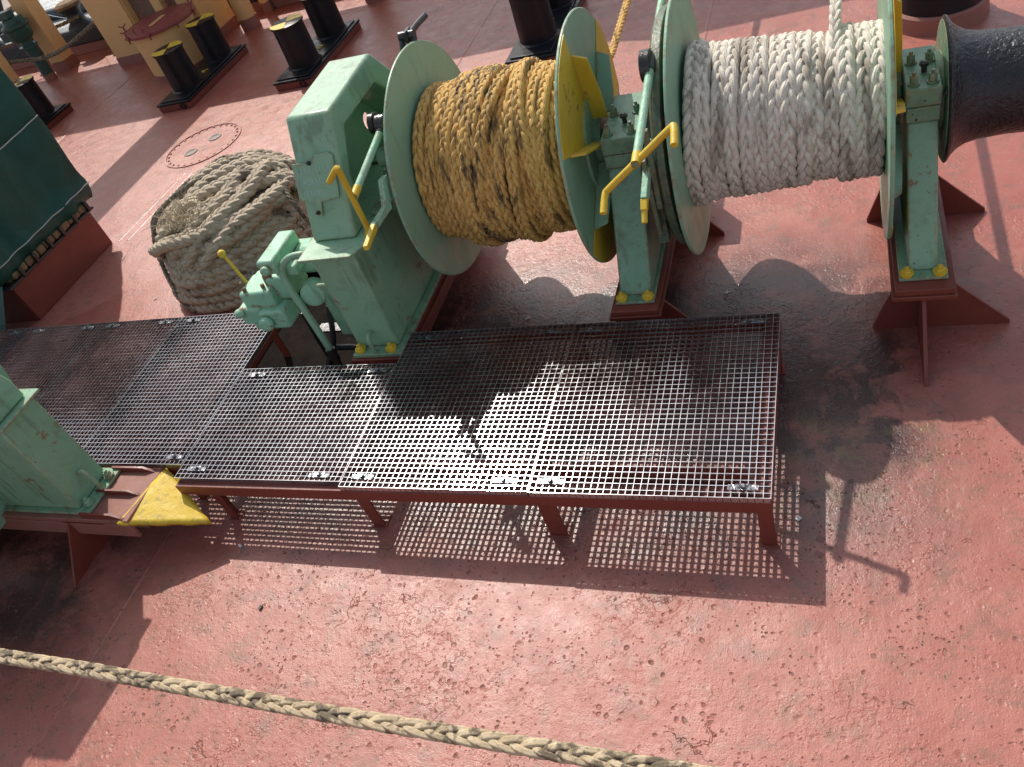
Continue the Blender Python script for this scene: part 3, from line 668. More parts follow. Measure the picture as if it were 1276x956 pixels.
# brake rim and band left of the white drum
b = MB(); b.lathe([(0, .545), (.012, .56), (.055, .56), (.06, .53)], (-.775, Y0, Z0), (1, 0, 0), 96); b.build('brake_rim', 'greasy', wn)
b = MB(); b.lathe([(0, .50), (.0, .575), (.035, .575), (.035, .50)], (-.755, Y0, Z0), (1, 0, 0), 96, caps=False)
b.cbox((-.80, 3.25, .93), (.02, .1, .42), Matrix.Rotation(.1, 3, 'X')); b.cbox((-.80, 3.30, .80), (.05, .05, .35)); b.cbox((-.775, 3.225, 1.06), (.025, .03, .40))
b.build('brake_band', 'greasy', wn, .003)
b = MB(); b.lathe([(0, .30), (.06, .30), (.07, .2)], (-.85, Y0, Z0), (1, 0, 0), 40); b.build('clutch', 'oily', wn)

# foundations (red) and posts
def foundation(xc, w, fin_l, fin_r, yf, yr, zt_, finy):
    b = MB()
    b.box((xc-w/2, yf, zt_-.03), (xc+w/2, yr, zt_)); b.box((xc-w/2-.012, yf-.012, zt_-.052), (xc+w/2+.012, yr+.012, zt_-.0305))
    b.box((xc-.012, yf+.02, 0), (xc+.012, yr-.02, zt_-.053))
    f = b.build('foundation', 'red', wn, .003)
    b = MB(); b.plate([(xc, yf+.025, 0), (xc, yf+.025, zt_-.053), (xc, yf+.005, zt_-.053), (xc, yf-.26, .03), (xc, yf-.27, 0)], (.016, 0, 0)); b.build('gusset', 'red', f)
    for yy in finy:
        b = MB(); b.plate([(xc+.0125, yy, 0), (xc+.0125, yy, zt_-.054), (xc+w/2-.01, yy, zt_-.054), (xc+fin_r, yy, .02), (xc+fin_r, yy, 0)], (0, .014, 0)); b.build('gusset', 'red', f)
        b = MB(); b.plate([(xc-.0125, yy, 0), (xc-.0125, yy, zt_-.054), (xc-w/2+.01, yy, zt_-.054), (xc-fin_l, yy, .02), (xc-fin_l, yy, 0)], (0, .014, 0)); b.build('gusset', 'red', f)
foundation(.332, .24, .205, .376, 3.14, 4.42, .34, (3.275, 4.165))
foundation(-.985, .24, .20, .33, 3.115, 4.42, .34, (3.27, 4.165))
def post(xc, xt, w, zb, yfb, yft, mat, mcap):
    yc = Y0
    p = MB()
    zs = .93
    def sec(x, y0, z): return (x, y0, z)
    v = [(xc-w/2, yfb, zb), (xc+w/2, yfb, zb), (xc+w/2, 4.30, zb), (xc-w/2, 4.30, zb), (xt-w/2, yft, zs), (xt+w/2, yft, zs), (xt+w/2, 4.02, zs), (xt-w/2, 4.02, zs)]
    p.add(v, [(3, 2, 1, 0), (4, 5, 6, 7), (0, 1, 5, 4), (1, 2, 6, 5), (2, 3, 7, 6), (3, 0, 4, 7)])
    q = p.build('bearing_post', mat, wn, .008)
    b = MB(); b.box((xc-.10, yfb-.055, .342), (xc+.10, 4.36, zb-.0005)); bp_ = b.build('base_plate', mat, q, .003)
    for sx in (-1, 1):
        b = MB(); b.bolt((xc+sx*.068, yfb-.028, zb+.012), r=.021, h=.016); b.cyl((xc+sx*.068, yfb-.028, zb), (xc+sx*.068, yfb-.028, zb+.0115), .026, n=18); b.build('bolt', 'yellow', q)
    b = MB(); b.box((xt-w/2-.006, yft-.004, .932), (xt+w/2+.006, 3.96, 1.00)); b.box((xt-w/2-.010, yft+.0, 1.002), (xt+w/2+.010, 3.95, 1.085)); b.build('bearing_cap', mcap, q, .006)
    for sx in (-1, 1):
        for yy in (yft+.05, yft+.24):
            b = MB(); b.bolt((xt+sx*(w/2-.025), yy, 1.087), r=.017, h=.035); b.build('cap_bolt', mcap, q)
    b = MB(); b.cyl((xt+.01, yft+.15, 1.086), (xt+.01, yft+.15, 1.125), .012, n=10); b.lathe([(0, .02), (.012, .02), (.02, .008)], (xt+.01, yft+.15, 1.115), (0, 0, 1), 8); b.build('grease_nipple', 'oily', q)
    return q
post(.332, .332, .122, .356, 3.26, 3.56, 'green', 'green_grimy')
post(-.985, -.975, .165, .356, 3.22, 3.50, 'green_grimy', 'green_grimy')

b = MB(); b.box((-1.16, 4.44, .0), (-.84, 4.66, .52)); b.box((-1.10, 4.40, .3), (-.90, 4.439, .45)); b.build('rear_shade_box', 'green_grimy', wn, .01)  # box added behind the middle post to shade the deck beside it
# warping head
b = MB()
prof = [(0, .19), (0, .305), (.006, .315), (.014, .312), (.03, .285), (.055, .26), (.09, .24), (.14, .228), (.25, .22), (.5, .225), (.58, .25), (.64, .3), (.655, .3), (.655, .1)]
b.lathe(prof, (.425, Y0, Z0), (1, 0, 0), 96); wh = b.build('warping_head', 'warp', wn, ang=50)
b = MB(); b.lathe([(0, .1), (0, .298), (.002, .298)], (.4215, Y0, Z0), (1, 0, 0), 64); b.lathe([(-.03, .1), (-.03, .17), (0, .17)], (.42, Y0, Z0), (1, 0, 0), 40); b.build('inner_face', 'green_grimy', wh)
b = MB(); b.tube([(.41, 3.56, 1.06), (.45, 3.56, 1.05), (.46, 3.58, .98)], .02, 8); b.build('grease_pipe', 'oily', wn)

# brake levers
E1 = V(-.761, 2.90, 1.292)
def brake_handle(j, up, le, re_, lend, rend, name):
    b = MB(); b.tube([up, j], .019, 14); h = b.build('brake_rod', 'green_pale', wn)
    b = MB(); b.tube([j+(up-j).normalized()*.06, j-(up-j).normalized()*.0], .0205, 14); b.tube(smooth_path([lend, lend+(le-lend)*.85, le+(re_-le)*.06, le+(re_-le)*.5, re_+(le-re_)*.06, rend+(re_-rend)*.85, rend], 5), .0155, 12); b.build('crossbar', 'yellow', h)
    return h
h = brake_handle(E1, V(-.76, 3.50, 1.415), V(-.92, 2.93, 1.16), V(-.592, 2.935, 1.42), V(-.925, 2.85, 1.11), V(-.585, 2.845, 1.385), 'a')
b = MB(); b.tube([(-.76, 3.50, 1.415), (-.76, 4.02, 1.50), (-.76, 4.35, 1.545)], .018, 12); b.build('upper_rod', 'green_pale', wn)
b = MB(); b.cyl((-.80, 3.50, 1.415), (-.755, 3.50, 1.415), .07, n=20); b.cbox((-.775, 3.52, 1.40), (.03, .09, .08)); b.tube([(-.76, 3.46, 1.405), (-.76, 3.56, 1.43)], .027, 10); b.build('rod_joint', 'oily', wn, .003)
b = MB(); b.plate([(-.80, 3.35, 1.14), (-.80, 3.40, 1.12), (-.80, 3.10, .99), (-.80, 3.06, 1.03)], (.03, 0, 0)); b.build('lever_arm', 'green_pale', wn, .004)
b = MB(); b.plate([(-.80, 3.10, 1.005), (-.80, 3.06, 1.025), (-.80, 3.02, .995), (-.80, 3.04, .975)], (.03, 0, 0)); b.tube([(-.80, 3.035, .985), (-.80, 2.99, .945)], .013, 10); b.build('lever_tip', 'yellow', wn, .003)

# gear housing ------------------------------------------------------------
XL, XR = -2.54, -2.28
gh = empty('gear_housing', (-2.41, 3.5, 0), None, None); gh.parent = wn; gh.location = V(-2.41, 3.5, 0)-wn.location
b = MB(); b.box((XL-.03, 2.88, .26), (XR+.03, 4.5, .30)); b.box((XL-.05, 2.86, .19), (XR+.05, 4.5, .2595)); b.box((-2.43, 2.9, 0), (-2.39, 4.48, .189)); b.build('bedplate', 'red', gh, .004)
b = MB(); b.box((XL-.015, 2.895, .301), (XR+.04, 4.45, .325)); b.build('base_flange', 'green', gh, .004)
b = MB(); b.box((XL, 2.96, .3255), (XR, 4.42, .965)); b.build('lower_case', 'green', gh, .012)
b = MB(); b.plate([(XL-.03, 2.90, .978), (XR+.02, 2.90, .978), (XR+.07, 2.98, .978), (XR+.07, 3.25, .978), (XR+.02, 4.42, .978), (XL-.03, 4.42, .978)], (0, 0, .014)); b.build('collar', 'green', gh, .003)
# cover: rim + web with shaft hole
outer = [(3.05, .986), (3.31, 1.545), (3.92, 1.565), (4.14, 1.22), (4.36, .986)]
inner = [(3.20, .986), (3.235, 1.21), (3.385, 1.43), (3.84, 1.435), (4.04, 1.15), (4.2, .986)]
b = MB()
v = []; f = []
n1 = len(outer); oi = [outer[0], outer[1], outer[2], outer[3], outer[4]]; 
pairs = [((3.05, .986), (3.20, .986)), ((3.18, 1.265), (3.265, 1.24)), ((3.315, 1.548), (3.395, 1.425)), ((3.89, 1.568), (3.835, 1.43)), ((4.20, 1.22), (4.09, 1.17)), ((4.40, .986), (4.26, .986))]
for xx in (XR, XL):
    for o_, i_ in pairs: v += [(xx, *o_), (xx, *i_)]
n = len(pairs); q = 2*n
for k in range(n-1):
    a = 2*k
    f += [(a, a+2, a+3, a+1), (q+a, q+a+1, q+a+3, q+a+2), (a, q+a, q+a+2, a+2), (a+1, a+3, q+a+3, q+a+1)]
f += [(0, 1, q+1, q), (2*n-2, q+2*n-2, q+2*n-1, 2*n-1)]
b.add(v, f); b.build('cover_rim', 'green', gh, .018, seg=3)
hc = (3.985, 1.155); hr = .045
import itertools
m = 48; poly = [(3.20, .987), (3.265, 1.24), (3.395, 1.425), (3.835, 1.43), (4.09, 1.17), (4.26, .987)]
def rayhit(a):
    d = (math.cos(a), math.sin(a)); best = 9
    for k in range(len(poly)):
        p, q2 = poly[k], poly[(k+1) % len(poly)]; ex, ey = q2[0]-p[0], q2[1]-p[1]; det = d[0]*(-ey)+d[1]*ex
        if abs(det) < 1e-9: continue
        rx, ry = p[0]-hc[0], p[1]-hc[1]; t = (rx*(-ey)+ry*ex)/det; u = (d[0]*ry-d[1]*rx)/det
        if t > 0 and -1e-6 <= u <= 1+1e-6: best = min(best, t)
    return (hc[0]+d[0]*best, hc[1]+d[1]*best)
v = []; f = []
for xx in (XL+.004, XL+.016):
    for k in range(m): a = 2*PI*k/m; v.append((xx, *rayhit(a))); v.append((xx, hc[0]+hr*math.cos(a), hc[1]+hr*1.1*math.sin(a)))
for k in range(m):
    k2 = (k+1) % m; f += [(2*k, 2*k2, 2*k2+1, 2*k+1), (2*m+2*k, 2*m+2*k+1, 2*m+2*k2+1, 2*m+2*k2), (2*k+1, 2*k2+1, 2*m+2*k2+1, 2*m+2*k+1)]
b = MB(); b.add(v, f); b.build('cover_web', 'green_clean', gh)
# greasy block in the mouth of the cover, clutch fork
b = MB(); b.cbox((-2.2, 3.42, 1.02), (.10, .2, .10), Matrix.Rotation(.4, 3, 'X')); b.cbox((-2.16, 3.5, 1.10), (.06, .16, .14)); b.cbox((-2.22, 3.3, 1.0), (.1, .12, .03)); b.cyl((-2.2, 3.44, 1.2), (-2.09, 3.44, 1.2), .05, n=16); b.build('clutch_fork', 'green_grimy', gh, .01)
# number plate on the cover front (slopes with the front face)
fd = V(0, 3.315-3.05, 1.548-.986).normalized(); fn = V(0, -fd.z, fd.y); fo = V(0, 3.05, .986)
def onface(x, s, h=0.): return V(x, 0, 0)+fo+fd*s+fn*h
b = MB(); b.plate([onface(XL-.012, .40, .011), onface(XL-.012, .22, .011), onface(-2.475, .20, .011), onface(-2.475, .14, .011), onface(-2.435, .13, .011), onface(-2.43, .20, .011), onface(-2.315, .215, .011), onface(-2.305, .42, .011), onface(-2.33, .435, .011), onface(-2.42, .43, .011), onface(-2.43, .40, .011)], fn*.008)
pl = b.build('inspection_plate', 'green', gh, .003)
b = MB(); b.bolt(onface(-2.445, .395, .015), fn, r=.008, h=.008); b.bolt(onface(-2.455, .15, .015), fn, r=.008, h=.008); b.build('plate_screw', 'oily', pl)
def text(txt, name, p, xdir, up, size, mat, parent, ext=.0008):
    cu = bpy.data.curves.new(name, 'FONT'); cu.body = txt; cu.size = size; cu.extrude = ext; cu.align_x = 'LEFT'
    t = bpy.data.objects.new(name, cu); C.objects.link(t)
    bpy.context.view_layer.update()
    dg_ = bpy.context.evaluated_depsgraph_get(); me = bpy.data.meshes.new_from_object(t.evaluated_get(dg_)); bpy.data.objects.remove(t)
    X_ = V(*xdir).normalized(); U_ = V(*up).normalized(); N_ = X_.cross(U_)
    mt = Matrix((X_, U_, N_)).transposed()
    off = V(0, 0, 0); bb_ = parent
    while bb_ is not None: off += bb_.location; bb_ = bb_.parent
    for vv_ in me.vertices: vv_.co = mt @ vv_.co + V(*p)-off
    me.materials.clear(); me.materials.append(M[mat])
    o = bpy.data.objects.new(name, me); C.objects.link(o); o.parent = parent; return o
M['chalk'] = paint('chalk_marks', (.38, .56, .47, 1), (.30, .48, .39, 1), .8, grime=.5, scale=3)
for tx, s in (('12A5  11K8', .345), ('140X112', .29), ('1510X', .235)): text(tx, 'chalk_writing', onface(XL-.002+(.4-s)*.12, s, .0155), (1, 0, 0), fd, .042, 'chalk', gh)
# front lug and yellow bolts
b = MB(); b.tube(smooth_path([(-2.41, 2.955, .44), (-2.41, 2.925, .445), (-2.41, 2.905, .42), (-2.41, 2.905, .35), (-2.41, 2.92, .326)], 6), .012, 10); b.build('lug', 'green', gh)
for sx in (-.1, .095):
    b = MB(); b.cyl((-2.41+sx, 2.928, .325), (-2.41+sx, 2.928, .34), .027, n=18); b.bolt((-2.41+sx, 2.928, .34), r=.022, h=.016); b.build('bolt', 'yellow', gh)
# its brake handle
K = lambda x, y, z, f=1.0: V(x*f, y*f, 3+(z-3)*f)
J = K(-2.15, 3.01, 1.247)
h = brake_handle(J, K(-2.13, 3.447, 1.349), K(-2.126, 2.957, 1.436), K(-2.208, 3.078, 1.003), K(-2.215, 2.975, 1.36), K(-2.29, 3.09, .92), 'b')
b = MB(); b.plate([(-2.10, 3.26, 1.20), (-2.10, 3.20, 1.21), (-2.10, 3.13, 1.10), (-2.10, 2.98, 1.105), (-2.10, 2.98, 1.07), (-2.10, 3.17, 1.06)], (.03, 0, 0)); b.build('lever_arm', 'green_pale', wn, .004)
b = MB(); b.plate([(-2.10, 2.981, 1.105), (-2.10, 2.981, 1.07), (-2.10, 2.84, 1.05), (-2.10, 2.84, 1.075)], (.028, 0, 0)); b.build('lever_tip', 'yellow', wn, .004)
b = MB(); b.cyl((-2.155, 3.48, 1.36), (-2.105, 3.48, 1.36), .05, n=20); b.tube([(-2.13, 3.42, 1.34), (-2.13, 3.53, 1.375)], .025, 10); b.cyl((-2.20, 3.5, 1.36), (-2.17, 3.5, 1.36), .055, n=20); b.build('rod_joint', 'oily', wn, .003)
# dark shackle lever on top of the left flange
b = MB(); b.cyl((-2.15, 4.02, 1.565), (-2.06, 4.02, 1.565), .026, n=14); b.tube([(-2.09, 4.02, 1.565), (-2.07, 4.10, 1.58), (-2.05, 4.20, 1.585)], .017, 10); b.cyl((-2.14, 3.98, 1.49), (-2.14, 4.02, 1.56), .018, n=10); b.cyl((-2.07, 3.98, 1.49), (-2.07, 4.02, 1.56), .018, n=10); b.cbox((-2.10, 4.02, 1.565), (.02, .07, .06)); b.build('shackle', 'oily', wn, .003)
# hydraulic motor and valve bank
mo = empty('hydraulic_motor', (-2.9, 3.2, 0), None, None); mo.parent = wn; mo.location = V(-2.9, 3.2, 0)-wn.location
b = MB(); b.lathe([(0, .10), (.05, .115), (.16, .115), (.17, .09), (.30, .085), (.31, .07), (.36, .07)], (-2.56, 3.30, .73), (-1, 0, 0), 28); b.build('motor_body', 'green_pale', mo)
b = MB(); b.lathe([(0, .072), (.08, .072), (.085, .06)], (-2.79, 3.18, .60), (.25, -1, .1), 24); b.build('end_cap', 'green_pale', mo)
b = MB(); b.box((-2.98, 3.06, .80), (-2.87, 3.36, .89)); b.box((-2.95, 3.12, .735), (-2.80, 3.40, .7995)); b.cyl((-2.925, 3.06, .845), (-2.925, 3.02, .845), .028, n=14); b.build('pilot_block', 'green_pale', mo, .014)
b = MB(); b.cbox((-3.14, 3.18, .60), (.22, .20, .14)); b.cbox((-3.22, 3.12, .52), (.16, .14, .12)); b.cbox((-3.06, 3.10, .50), (.18, .14, .13)); b.cbox((-3.16, 3.14, .44), (.2, .14, .08)); b.cbox((-3.00, 3.24, .64), (.14, .2, .16)); b.cbox((-3.2, 3.28, .62), (.1, .1, .08))
b.cyl((-3.10, 3.03, .5), (-3.10, 2.98, .5), .045, n=20); b.cyl((-3.25, 3.06, .56), (-3.30, 3.03, .56), .03, n=12); b.build('valve_block', 'green_pale', mo, .018)
for p in ((-3.25, 3.16, .675), (-3.2, 3.1, .675), (-3.08, 3.12, .675), (-3.12, 3.25, .675), (-3.02, 3.15, .725), (-3.0, 3.32, .725)): b = MB(); b.cyl(p, (p[0], p[1], p[2]+.025), .013, n=6); b.build('fitting', 'scale_band', mo, .002)
b = MB(); b.lathe([(0, .038), (.05, .034), (.07, .02), (.1, .018)], (-3.06, 3.18, .672), (0, 0, 1), 14); b.build('fitting', 'scale_band', mo, .002)
b = MB(); b.tube([(-3.25, 3.20, .655), (-3.30, 3.21, .86)], .009, 10); ps = b.build('control_lever', 'yellow', mo)
bmk = MB(); bmk.lathe([(.024*(1-math.cos(PI*k/10)), max(.0005, .024*math.sin(PI*k/10))) for k in range(11)], (-3.302, 3.21, .85), (-.05, .01, .2), 16); bmk.build('knob', 'yellow', ps)
b = MB(); b.tube(smooth_path([(-2.63, 3.24, .80), (-2.70, 3.15, .855), (-2.80, 3.12, .86), (-2.87, 3.10, .80), (-2.87, 3.08, .70), (-2.83, 3.05, .50), (-2.79, 3.02, .27)], 6), .021, 14); b.build('pipe', 'green_clean', mo)
b = MB(); b.cyl((-2.79, 3.02, .27), (-2.785, 3.01, .19), .03, n=12); b.tube(smooth_path([(-2.785, 3.01, .2), (-2.75, 2.98, .1), (-2.62, 2.93, .05), (-2.5, 2.84, .02)], 6), .022, 10)
b.tube(smooth_path([(-2.79, 3.2, .45), (-2.85, 3.12, .2), (-2.97, 3.02, .04), (-3.0, 2.92, .02), (-2.92, 2.86, .02)], 6), .018, 10); b.tube(smooth_path([(-3.05, 3.3, .4), (-2.95, 3.2, .15), (-2.75, 3.2, .1), (-2.55, 3.05, .05)], 6), .02, 10); b.build('hose', 'rubber', mo)
b = MB(); b.box((-3.60, 2.2, .006), (-2.60, 3.98, .012)); b.box((-3.62, 2.2, .006), (-3.6005, 3.98, .10)); b.box((-3.6, 3.9805, .006), (-2.60, 3.995, .20)); b.build('drip_tray', 'bilge', mo, .002)
b = MB(); b.box((-2.74, 3.12, .28), (-2.545, 3.42, .66)); b.build('motor_seat', 'green', mo, .01)
b = MB(); b.box((-3.0, 3.22, .22), (-2.56, 3.30, .235)); b.box((-3.02, 3.2, 0), (-2.99, 3.24, .4)); b.build('bracket', 'oily', mo, .002)

# ------------------------------------------------------------------ ropes on the drums
def wind(xa, xb, rfun, D, seed, slant, jr, pitch, back=PI/2):
    rr = np.random.default_rng(seed); r = Rope(); n = int(round((xb-xa)/(D*.93)))
    up = lambda P: P-np.stack([P[:, 0], np.full(len(P), Y0), np.full(len(P), Z0)], 1)
    th = np.linspace(0, 2*PI, 160)
    for k in range(n):
        x = xa+(k+.5)*(xb-xa)/n; sl = slant(x)+rr.normal(0, .006); ph = rr.uniform(-.4, .4); j = rr.normal(0, jr)
        xx = x+sl*np.sin(th+ph)+.004*np.sin(3*th+rr.uniform(0, 6))
        rad_ = rfun(x, th)+j+.004*np.sin(2*th+rr.uniform(0, 6))
        xx = np.clip(xx, xa+D*.35, xb-D*.35)
        P = np.stack([xx, Y0+rad_*np.cos(th), Z0+rad_*np.sin(th)], 1)
        r.plait(P, D*rr.uniform(1.04, 1.22), pitch*rr.uniform(.9, 1.12), up, phase=rr.uniform(0, 6), jit=.08, sides=8)
        # the layer underneath, seen in the gaps
        P2 = P.copy(); P2[:, 0] = np.clip(xx+D*.5, xa+D*.4, xb-D*.4); P2[:, 1] = Y0+(rad_-D*.5)*np.cos(th); P2[:, 2] = Z0+(rad_-D*.5)*np.sin(th)
        r.plait(P2, D*1.05, pitch, up, phase=rr.uniform(0, 6), sides=6)
    return r
def rg(x, th):
    u = (x+2.05)/.87
    return .372+.05*math.sin(PI*min(1, max(0, u*.95+.05)))*1.0+.014*np.exp(-((u-.45)/.25)**2)+.025*np.cos(th+2.3)*math.sin(PI*u)
r = wind(-2.045, -1.185, rg, .060, 3, lambda x: .06*math.sin((x+2.05)/.87*PI*1.2), .013, .32)
# a few loose crossing turns on top
up = lambda P: P-np.stack([P[:, 0], np.full(len(P), Y0), np.full(len(P), Z0)], 1)
for xc, sl, ph, th0, th1 in ((-1.72, .10, .3, .9, 5.4), (-1.60, .12, .9, 1.2, 5.6), (-1.78, .09, 1.2, 1.0, 5.0), (-1.40, -.06, .4, .8, 4.6)):
    th = np.linspace(th0, th1, 120); rd = .455-.03*abs(xc+1.6)/.4-.045*(np.abs((th-th0)/(th1-th0)*2-1)**4)
    r.plait(np.stack([xc+sl*np.sin(th+ph), Y0+rd*np.cos(th), Z0+rd*np.sin(th)], 1), .060, .26, up, phase=xc*9, jit=.1)
r.plait(smooth_path([(-1.24, 3.75, 1.37), (-1.235, 4.0, 1.28), (-1.24, 4.25, 1.06), (-1.245, 4.6, .98), (-1.25, 5.4, .99), (-1.25, 9.9, 1.3)], 14), .05, .24, (0, 0, 1))
tag(r.build('gold_mooring_rope', 'rope_gold'), 'golden plaited mooring rope wound on the left drum, partly blackened', 'rope')
def rw(x, th):
    u = (x+.676)/.866
    return .345-.035*u+.012*np.sin(9*u)+.0*th
def slw(x):
    u = (x+.676)/.866; return .028*(1-u)-.0*u
r = wind(-.672, .183, rw, .065, 11, slw, .011, .39)
r.plait(smooth_path([(-.02, 3.60, 1.16), (-.01, 3.76, 1.27), (-.005, 3.92, 1.33), (0, 4.1, 1.35), (0, 4.6, 1.36), (0, 9.9, 1.5)], 14), .052, .29, (0, 0, 1))
tag(r.build('white_mooring_rope', 'rope_white'), 'greyish white plaited mooring rope wound on the right drum', 'rope')

# ------------------------------------------------------------------ rope coil on deck
cx, cy = -4.26, 4.40; rc = random.Random(5)
coil = Rope(); D = .120
def loop(a, b_, z0, tilt, ph, ox=0, oy=0, wob=.015, a0=0, a1=2*PI, arch=0.):
    th = np.linspace(a0, a1, 90); p1, p2 = rc.uniform(0, 6), rc.uniform(0, 6)
    rr = 1+wob*np.sin(3*th+p1)+wob*.7*np.sin(5*th+p2)
    x = a*rr*np.cos(th); y = b_*rr*np.sin(th)
    X_ = cx+ox+x*math.cos(ph)-y*math.sin(ph); Y_ = cy+oy+x*math.sin(ph)+y*math.cos(ph)
    z = z0+tilt*x+.012*np.sin(2*th+p2)+arch*np.sin((th-a0)/(a1-a0)*PI)
    return np.stack([X_, Y_, np.maximum(z, .05)], 1)
upc = lambda P: np.stack([P[:, 0]-cx, P[:, 1]-cy, np.full(len(P), .45)], 1)
for k in range(7):
    z = .05+k*.066
    a = .575-.008*k-.003*k*k
    coil.plait(loop(a, a*1.06, z, .02, .0, wob=.02), D*rc.uniform(.95, 1.08), .36, upc, phase=rc.uniform(0, 6), lift=.07, sr=.23)
    coil.plait(loop(a-.10, a*1.06-.10, z+.02, .02, .0, wob=.03), D, .36, (0, 0, 1), phase=rc.uniform(0, 6), lift=.07, sr=.23)
for k in range(3):
    coil.plait(loop(.43-.10*k, .48-.09*k, .47+.012*k, .03, .3+.1*k, wob=.05), D, .36, (0, 0, 1), phase=rc.uniform(0, 6), lift=.07, sr=.23)
# crossing bights over the top
def bight(pts, d=D): coil.plait(smooth_path([(cx+p[0]*.76, cy+p[1]*1.05, .05+(p[2]-.05)*.80) for p in pts], 12), d, .36, (0, 0, 1), phase=rc.uniform(0, 6), lift=.07, sr=.23)
bight([(-.62, -.30, .38), (-.45, -.30, .62), (-.10, -.22, .72), (.30, -.02, .74), (.62, .22, .66), (.74, .30, .45)])
bight([(-.66, -.20, .36), (-.52, -.12, .64), (-.15, -.05, .76), (.25, .16, .78), (.55, .40, .66), (.62, .48, .45)])
bight([(-.70, -.02, .40), (-.62, .12, .64), (-.35, .34, .74), (.05, .48, .74), (.36, .52, .62), (.48, .54, .42)])
bight([(-.5, .35, .40), (-.55, .2, .6), (-.72, .02, .58), (-.74, -.15, .42)])
bight([(-.30, -.42, .50), (-.02, -.34, .68), (.20, -.06, .76), (.18, .30, .78), (.05, .52, .62)])
bight([(-.10, -.50, .46), (.18, -.36, .68), (.42, -.08, .75), (.42, .26, .76), (.30, .52, .6)])
bight([(.1, -.52, .45), (.40, -.34, .64), (.62, -.06, .66), (.66, .22, .62), (.56, .42, .5)])
bight([(-.60, -.34, .50), (-.30, -.42, .62), (.1, -.40, .66), (.45, -.20, .66), (.70, .04, .58)])
bight([(-.35, .0, .72), (-.1, .12, .80), (.22, .3, .8), (.5, .3, .70), (.7, .16, .55)])
tagc = coil.build('rope_coil', 'rope_old')
tag(tagc, 'pile of old grey-brown hawser lashed on deck beside the green valve bank', 'rope coil')
# mound that closes the heart of the coil
b = MB(); b.lathe([(0, .47), (.2, .46), (.3, .43), (.42, .34), (.48, .2), (.50, .02)], (cx, cy, .0), (0, 0, 1), 40); hrt = b.build('coil_heart', 'rope_thin', tagc)
# frayed tuft: many fine fibres
fr = Rope(); fr_c = np.array([-4.36, 4.17, .60])
for k in range(420):
    d = nrm(rng.normal(0, 1, 3)*np.array([1, 1, .8])); d[2] = abs(d[2])
    p0 = fr_c+rng.normal(0, 1, 3)*np.array([.10, .085, .012]); t = np.cross(d, rng.normal(0, 1, 3)); t /= np.linalg.norm(t)+1e-6
    L = rng.uniform(.05, .11); q = np.linspace(0, 1, 6)[:, None]
    P = p0+d*L*q+t*L*.7*q*q; fr.strand(P, np.tile(t, (6, 1)), .0035*(1-.7*q[:, 0]), 4)
for k in range(26):
    a = rng.uniform(0, 2*PI); P = np.array([fr_c+np.array([.13*math.cos(a+u*2.6)*(1-.3*u), .10*math.sin(a+u*2.6), .02*math.sin(u*3+a)+rng.uniform(-.04, .03)]) for u in np.linspace(0, 1, 14)])
    fr.strand(P, np.tile([0, 0, 1.], (14, 1)), .017, 6)
fr.build('frayed_end', 'fray', tagc)
ls = Rope()
def lash(pts, d=.036): ls.twist(smooth_path(pts, 10), d, up=(0.1, .2, 1))
lash([(-4.463, 5.10, .10), (-4.54, 5.096, .52), (-4.63, 4.783, .60), (-4.70, 4.45, .60), (-4.80, 4.265, .54), (-4.80, 4.17, .42), (-4.72, 4.00, .26), (-4.60, 3.88, .12), (-4.50, 3.80, .03)])
lash([(-3.80, 4.60, .46), (-4.097, 4.84, .57), (-4.289, 4.603, .66), (-4.519, 4.479, .66), (-4.69, 4.26, .60), (-4.77, 4.14, .46), (-4.70, 3.98, .26), (-4.55, 3.82, .10), (-4.42, 3.76, .03)])
lash([(-4.54, 5.09, .52), (-4.25, 4.98, .58), (-3.95, 4.76, .60), (-3.66, 4.409, .50), (-3.60, 4.39, .3), (-3.62, 4.50, .1), (-3.66, 4.60, .03)])
ls.build('lashing', 'rope_thin', tagc)

# white loose rope end behind housing
r = Rope(); r.plait(smooth_path([(-3.72, 4.98, .04), (-3.78, 4.72, .08), (-3.70, 4.42, .05), (-3.55, 4.2, .04)], 10), .085, .36); tag(r.build('loose_rope_end', 'rope_white'), 'pale loose rope end lying between the coil and the green housing', 'rope')

# ------------------------------------------------------------------ foreground rope
pts = [(-5.4, .88, .62), (-3.247+.25, .835, .73), (-2.2, .83, .70), (-1.5, .80, .735), (-.6, .765, .80), (.3, .73, .86)]
r = Rope(); r.plait(smooth_path(pts, 20), .054, .37, (0, -.25, 1), n=5, sides=10, jit=.04)
tag(r.build('taut_rope', 'rope_fore'), 'tan plaited rope stretched across the bottom foreground', 'rope')

# ------------------------------------------------------------------ left pedestal (second winch's end)
lp = empty('winch_pedestal', (-3.9, 1.92, 0), 'green winch pedestal on a red bed with a yellow wedge nose at the left edge', 'winch')
b = MB(); b.box((-8, 1.75, .27), (-3.42, 2.10, .30)); b.box((-8, 1.745, .17), (-3.42, 1.765, .2695)); b.box((-8, 2.085, .17), (-3.42, 2.105, .2695)); b.box((-8, 1.91, 0), (-3.6, 1.94, .2695)); bed = b.build('bed', 'red_old', lp, .004)
for yy in (1.765, 1.92, 2.075):
    b = MB(); b.plate([(-3.74, yy, .30), (-3.74, yy, .335), (-3.52, yy, .335), (-3.45, yy, .30)], (0, .012, 0)); b.build('bed_rib', 'red', bed)
b = MB(); b.plate([(-3.86, 1.76, 0.22), (-3.62, 1.76, .22), (-3.60, 1.75, .27), (-3.90, 1.75, .27)], (0, .01, 0)); b.plate([(-3.86, 1.745, .27), (-3.86, 1.52, 0), (-3.86, 1.55, 0), (-3.86, 1.9, 0), (-3.86, 1.9, .165)], (.014, 0, 0)); b.build('gusset', 'red', bed)
